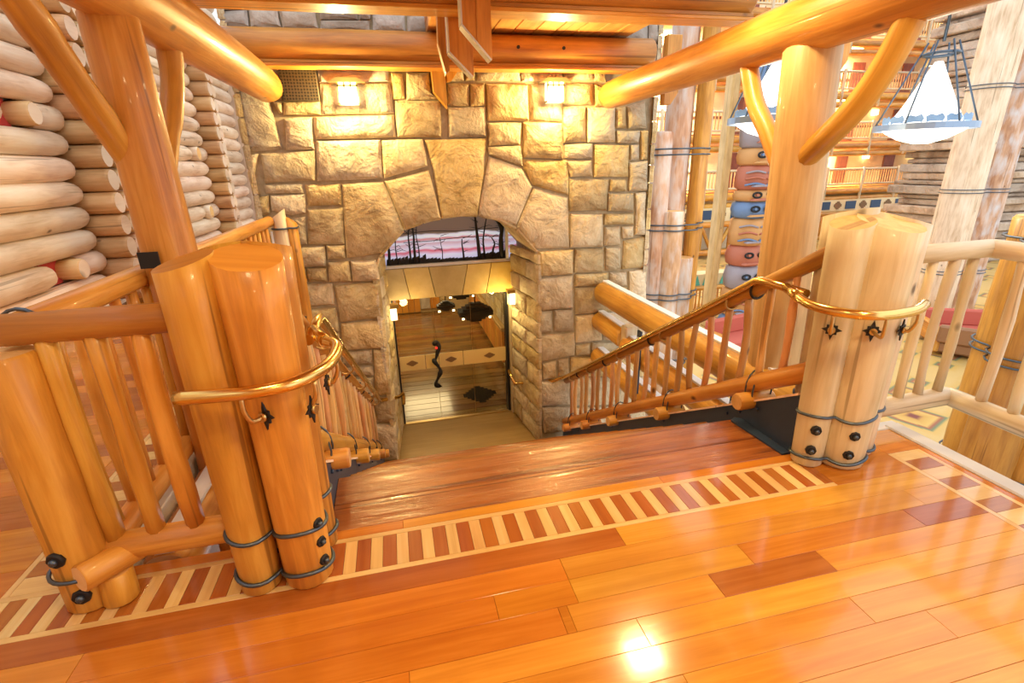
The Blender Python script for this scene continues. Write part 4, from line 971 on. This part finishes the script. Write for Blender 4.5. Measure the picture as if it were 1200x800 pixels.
# galleries across the lobby
DIAM = bpy.data.materials['brown decal']
def gallery(x0, x1, y, floors, label, grp, zb=ZA, zt=12.5):
    t = thing('gallery_wing', label, 'building', ((x0 + x1) / 2, y, zb))
    MB().box((x0, y + 2.4, zb), (x1, y + 2.6, zt)).obj('back_wall', CREAM, t)
    for zf in floors:
        MB().box((x0, y, zf - .25), (x1, y + 2.4, zf)).obj('gallery_floor', BOARD, t)
        for k, (dz, r) in enumerate(((-.28, .2), (-.78, .17))): MB().log((x0, y - .05, zf + dz), (x1, y - .05, zf + dz), r, seg=8, n=8, seed=k + int(zf)).obj('floor_log', (PINE, GRAIN_END), t)
        MB().log((x0, y - .1, zf + 1.12), (x1, y - .1, zf + 1.12), .07, seg=7, n=4).obj('top_rail', (PALE, GRAIN_END), t)
        MB().log((x0, y - .1, zf + .16), (x1, y - .1, zf + .16), .06, seg=7, n=4).obj('bottom_rail', (PALE, GRAIN_END), t)
        m = MB(); x = x0 + .1
        while x < x1: m.tube([(x, y - .1, zf + .16), (x, y - .1, zf + 1.1)], .035, 5, cap=False); x += .2
        tag(m.obj('baluster_row', SPIND, t), kind='stuff')
        x = x0 + .8; j = 0
        while x < x1:
            MB().log((x, y - .18, zf - .9), (x, y - .18, zf + 1.25), .09, seg=8, n=4, seed=j).obj('rail_post', (PALE, GRAIN_END), t); x += 2.9; j += 1
        MB().box((x0, y + 2.36, zf + .95), (x1, y + 2.4, zf + 1.1)).obj('dado', GALDK, t)
        MB().box(((x0 + min(x1, x0 + 16)) / 2 - .5, y + .7, zf + 2.56), ((x0 + min(x1, x0 + 16)) / 2 + .5, y + 1.7, zf + 2.62)).obj('added_lamp_box', GLOW_F, t)  # glowing box added over the gallery fill light
        light('gallery_fill_light', 'AREA', ((x0 + min(x1, x0 + 16)) / 2, y + 1.2, zf + 2.5), 430, (1, .76, .42), 1.0, None, 1.0)  # added warm fill for the gallery
        x = x0 + 1.2; j = 0
        while x < x1 - 1:
            d = MB().box((x, y + 2.3, zf), (x + .95, y + 2.4, zf + 2.1)).obj('door', DOORM, t)
            s_ = MB().box((x + 2.3, y + 2.1, zf + 1.75), (x + 2.6, y + 2.4, zf + 2.1)).obj('lamp_shade', GLOW_F, t)
            x += 4.2; j += 1
    adopt(t); return t
gallery(10.5, 21.5, 26.0, (-.15, 2.9, 5.9, 8.9), 'left wing of log galleries across the lobby, seen beside the stone wall', None)
gallery(22.0, 60, 29.5, (-.35, 2.55, 5.5, 8.5), 'right wing of log galleries across the lobby, behind the hanging lamps', None)
tag(MB().box((4, 33, ZA), (60, 33.2, 14)).obj('wall_far', CREAM), 'cream far wall of the lobby', None, kind='structure')
# painted frieze and arched log truss under the lowest gallery
for x0, x1, y, zf, lab in ((10.5, 21.5, 25.7, -1.75, 'painted frieze band of dark diamonds under the lowest left gallery'), (22, 38, 29.2, -1.95, 'painted frieze band of dark diamonds under the lowest right gallery')):
    t = thing('frieze', lab, 'frieze', ((x0 + x1) / 2, y, zf)); MB().box((x0, y, zf), (x1, y + .1, zf + .75)).obj('band', CREAM, t)
    x = x0 + .4; j = 0
    while x < x1: diamond(.3 if j % 2 else .42, .26, 3 if j % 2 else 1, .03, (x, y - .04, zf + .38), (1, 0, 0), (0, 0, 1), (0, 1, 0), DIAM if j % 2 else STEEL, 'motif', t); x += 1.05; j += 1
    adopt(t)
    t = thing('log_truss', lab.replace('painted frieze band of dark diamonds', 'open log truss with crossed struts').replace('under', 'below the frieze of'), 'truss', ((x0 + x1) / 2, y, zf - 1.6))
    for dz in (-.15, -1.75): MB().log((x0, y - .1, zf + dz), (x1, y - .1, zf + dz), .17, seg=8, n=8).obj('chord', (PINE, GRAIN_END), t)
    x = x0
    while x < x1 - 2: 
        for a, b_ in ((x, x + .8), (x + 1.6, x + .8), (x + .8, x + .8)): MB().log((a, y - .1, zf - 1.7), (b_, y - .1, zf - .2), .11, seg=7, n=3).obj('strut', (PINE, GRAIN_END), t)
        x += 1.9
    adopt(t)
# painted carved pole and the flat timber column beside it
t = thing('totem_pole', 'tall painted carved pole in blue, red and yellow behind the right log post', 'carving', (10.95, 14.0, ZA))
PB = simple('carving blue', (.16, .26, .46), .6); PR = simple('carving red', (.52, .17, .10), .6); PO = simple('carving ochre', (.66, .34, .12), .6); PG = simple('carving grey', (.36, .32, .36), .6)
zc = ZA
for i, (h, m) in enumerate(((.5, PB), (.9, PO), (.75, PG), (.65, PR), (.85, PO), (.5, PB), (.35, PO), (.7, PR), (.5, PO), (.9, PG), (.7, PR), (.8, PB))):
    MB().tube([(10.95, 14, zc), (10.95, 14, zc + .06), (10.95, 14, zc + h * .5), (10.95, 14, zc + h - .06), (10.95, 14, zc + h)], [.42, .52, .56, .52, .42], 16, .12, i, capmi=0).obj('carved_block', (m, m), t)
    for sx in (-1, 1):
        if i % 3 != 1:
            MB().tube([(10.95 + sx * .22 + .13 * cos(a), 13.45 - .02 * cos(a) * sx * -1, zc + h * .6 + .075 * sin(a)) for a in [2 * pi * k / 14 for k in range(15)]], .03, 6, cap=False).obj('carved_eye', (IRON, PALE, IRON)[i % 3], t)
            MB().tube([(10.95 + sx * .22, 13.50, zc + h * .6), (10.95 + sx * .22, 13.42, zc + h * .6)], .04, 8, capmi=0).obj('carved_pupil', (PR, IRON, PB)[i % 3], t)
        else:
            for q in range(3): MB().tube(arc_pts([(10.95 + sx * .04, 13.44, zc + h * (.2 + .25 * q)), (10.95 + sx * .3, 13.50, zc + h * (.28 + .25 * q)), (10.95 + sx * .5, 13.72, zc + h * (.2 + .25 * q))], 4), .03, 6).obj('carved_feather', (PB, PR, PG)[q], t)
    MB().prism([(-.38, 0), (.38, 0), (.3, .06), (-.3, .06)], 13.42, 13.6, O=(10.95, 0, zc + h * .14), cham=.01).obj('carved_mouth', (PR, PG, PO)[i % 3], t)
    zc += h
adopt(t)
b = MB().box((10.0, 14.2, ZA), (10.28, 14.6, 9), cham=.05).obj('timber_column', GOLDP); tag(b, 'plain square timber column left of the painted carved pole', 'column')
# hide-shade chandeliers
BUF = simple('blue silhouette', (.25, .38, .55), .6)
def chandelier(label, x, y, z, r):
    t = thing('chandelier', label, 'lamp', (x, y, z))
    MB().tube([(0, 0, .02), (0, 0, .25), (0, 0, r * 1.35)], [r * .74, r * .52, .045], 28, capmi=0).obj('cone_shade', GLOW_C, t)
    MB().tube([(0, 0, .0), (0, 0, -.07), (0, 0, -.16), (0, 0, -.22)], [r * .86, r * .74, r * .48, r * .15], 28, capmi=0).obj('bowl', GLOW_C, t)
    ring = MB(); n = 36
    for k in range(n):
        a0, a1 = 2 * pi * k / n, 2 * pi * (k + 1) / n; b0 = len(ring.v)
        for a in (a0, a1):
            for rr, zz in ((r, -.045), (r, .035), (r * .955, .035), (r * .955, -.045)): ring.v.append(Vector((cos(a) * rr, sin(a) * rr, zz)))
        for j in range(4): ring.face((b0 + j, b0 + (j + 1) % 4, b0 + 4 + (j + 1) % 4, b0 + 4 + j), ((0, 0), (0, .1), (.1, .1), (.1, 0)))
    ring.obj('iron_ring', simple('chandelier ring steel', (.30, .38, .50), .35, .6) if 'chandelier ring steel' not in bpy.data.materials else bpy.data.materials['chandelier ring steel'], t)
    for k in range(14):
        a = 2 * pi * k / 14; s_ = .05 if k % 3 else .035
        q = MB(); d = Vector((-sin(a), cos(a), 0)); nn = Vector((cos(a), sin(a), 0))
        q.prism([(-.10, 0), (-.09, -.03), (-.05, -.02), (.05, -.02), (.08, -.03), (.10, .02), (.06, .075), (.0, .05), (-.06, .07), (-.11, .04)], 0, .01, O=nn * r * .80 + Vector((0, 0, .07)), U=d, V=(0, 0, 1), Nn=nn); q.obj('animal_cutout', BUF, t)
    for k in range(6):
        a = 2 * pi * k / 6 + .3; MB().tube([(cos(a) * r * .95, sin(a) * r * .95, .03), (cos(a) * .16, sin(a) * .16, r * 1.75)], .012, 5).obj('hanger_rod', WIRE, t)
    for zz in (r * 1.5,): MB().tube([(.2 * cos(a), .2 * sin(a), zz) for a in [2 * pi * k / 12 for k in range(13)]], .02, 6, cap=False).obj('crown_ring', WIRE, t)
    MB().tube([(0, 0, r * 1.75), (0, 0, 9)], .02, 6).obj('chain', WIRE, t)
    light('chandelier_light', 'POINT', (x, y, z - .6), 60, (1, .85, .62), .3)
chandelier('large white cone-shaped hide chandelier hanging right of the right log post', 7.38, 6.05, 1.96, .60)
chandelier('white cone-shaped hide chandelier half hidden behind the right log post', 5.22, 6.5, 2.10, .55)
# lobby furniture seen between the posts
t = thing('lobby_counter', 'low log counter with a fringed green and cream runner, on the lobby floor', 'counter', (11.2, 16.4, ZA))
MB().box((10.2, 16.0, ZA), (12.3, 16.6, ZA + .12)).obj('base', PINE, t)
level = MB()
for k in range(14): MB().log((10.25 + k * .15, 16.0, ZA + .1), (10.25 + k * .15, 16.0, ZA + .85), .035, seg=6, n=3).obj('spindle', (PINE, PINE), t)
MB().log((10.1, 16.0, ZA + .9), (12.4, 16.0, ZA + .9), .08, n=3).obj('top_rail', (PINE, GRAIN_END), t)
GRN = simple('green cloth', (.10, .42, .32), .8)
MB().box((10.15, 16.1, ZA + .95), (12.35, 16.7, ZA + 1.4)).obj('runner', CREAM, t)
for k in range(6): MB().prism([(10.25 + k * .36, ZA + 1.0), (10.5 + k * .36, ZA + 1.0), (10.375 + k * .36, ZA + 1.36)], 16.06, 16.09).obj('green_triangle', GRN, t)
adopt(t)
def sofa(x, y, rz, label, mat):
    t = thing('lobby_sofa', label, 'sofa', (x, y, ZA)); t.rotation_euler = (0, 0, rz)
    MB().box((-1, -.4, .1), (1, .4, .42), cham=.05).obj('seat', mat, t); MB().box((-1, .3, .4), (1, .5, .9), cham=.05).obj('backrest', mat, t)
    for s_ in (-1, 1): MB().box((s_ * 1.0 - .1, -.4, .1), (s_ * 1.0 + .1, .45, .65), cham=.04).obj('armrest', PINE, t)
SO1 = simple('red patterned cloth', (.55, .12, .08), .8); SO2 = simple('brown leather', (.30, .14, .06), .5)
for (x, y, rz, m, lab) in ((13.2, 13.0, .3, SO1, 'red sofa on the lobby floor, nearest behind the right balusters'), (15.5, 9.6, 2.2, SO2, 'brown sofa on the lobby floor below the corner of the railing'), (9.8, 12.2, .2, SO1, 'red sofa glimpsed left of the right log post foot'), (12.0, 21.5, 0, SO2, 'brown sofa far back under the left galleries'), (16.5, 10.8, -.5, SO1, 'red sofa beside the orange log bundle')):
    sofa(x, y, rz, lab, m)

# lamp boxes added on the warm lights above the viewer and in the hall
for (x, y, z, w, lab) in ((-.2, .6, 2.83, .17, 'left square lamp added over the landing for warm light'), (1.9, .6, 2.83, .17, 'right square lamp added over the landing for warm light'), (.8, -1.6, 2.83, .17, 'square lamp added far behind the viewer for warm light'), (1.9, 3.1, 2.83, .17, 'square ceiling lamp above the stair head'), (.4, 9.3, -.10, .6, 'nearer light panel added to the hall behind the doors'), (.4, 12.0, -.10, .6, 'farther light panel added to the hall behind the doors')):
    t = thing('added_lamp_box', lab, 'lamp', (x, y, z), 'square ceiling lamps')
    MB().box((-w, -w, 0), (w, w, .03)).obj('lamp_glass', GLOW_F if z > 0 else GLOW, t)
    f = MB()
    for s_ in (-1, 1): f.box((s_ * w - .012, -w, -.004), (s_ * w + .012, w, .16 if z > 0 else .05)); f.box((-w, s_ * w - .012, -.004), (w, s_ * w + .012, .16 if z > 0 else .05))
    f.obj('lamp_frame', BRASS_D, t)
# things of one kind share a group
GROUPS = {'cross_beam': 'cross beams over the stair head', 'side_beam': 'big logs beside the flight', 'post_cluster': 'bundled log posts at the stair head', 'handrail': 'brass handrails of the stairs', 'stair_balustrade': 'spindle balustrades of the stairs', 'landing_balustrade': 'log railings of the landing', 'log_beam': 'long round beams over the flight', 'log_post': 'log posts around the stairs', 'wall_sconce': 'lit wall lanterns', 'hanging_lamp': 'black stepped hall lamps', 'log_column': 'strapped log bundles', 'gallery_wing': 'log galleries across the lobby', 'frieze': 'painted friezes', 'log_truss': 'log trusses under the galleries', 'chandelier': 'hide chandeliers', 'lobby_sofa': 'sofas on the lobby floor', 'hanging_timber': 'angled timber brackets', 'steel_strap': 'steel straps on the side logs'}
for o in C.objects:
    if o.parent is None and o.name.split('.')[0] in GROUPS and 'label' in o: o['group'] = GROUPS[o.name.split('.')[0]]
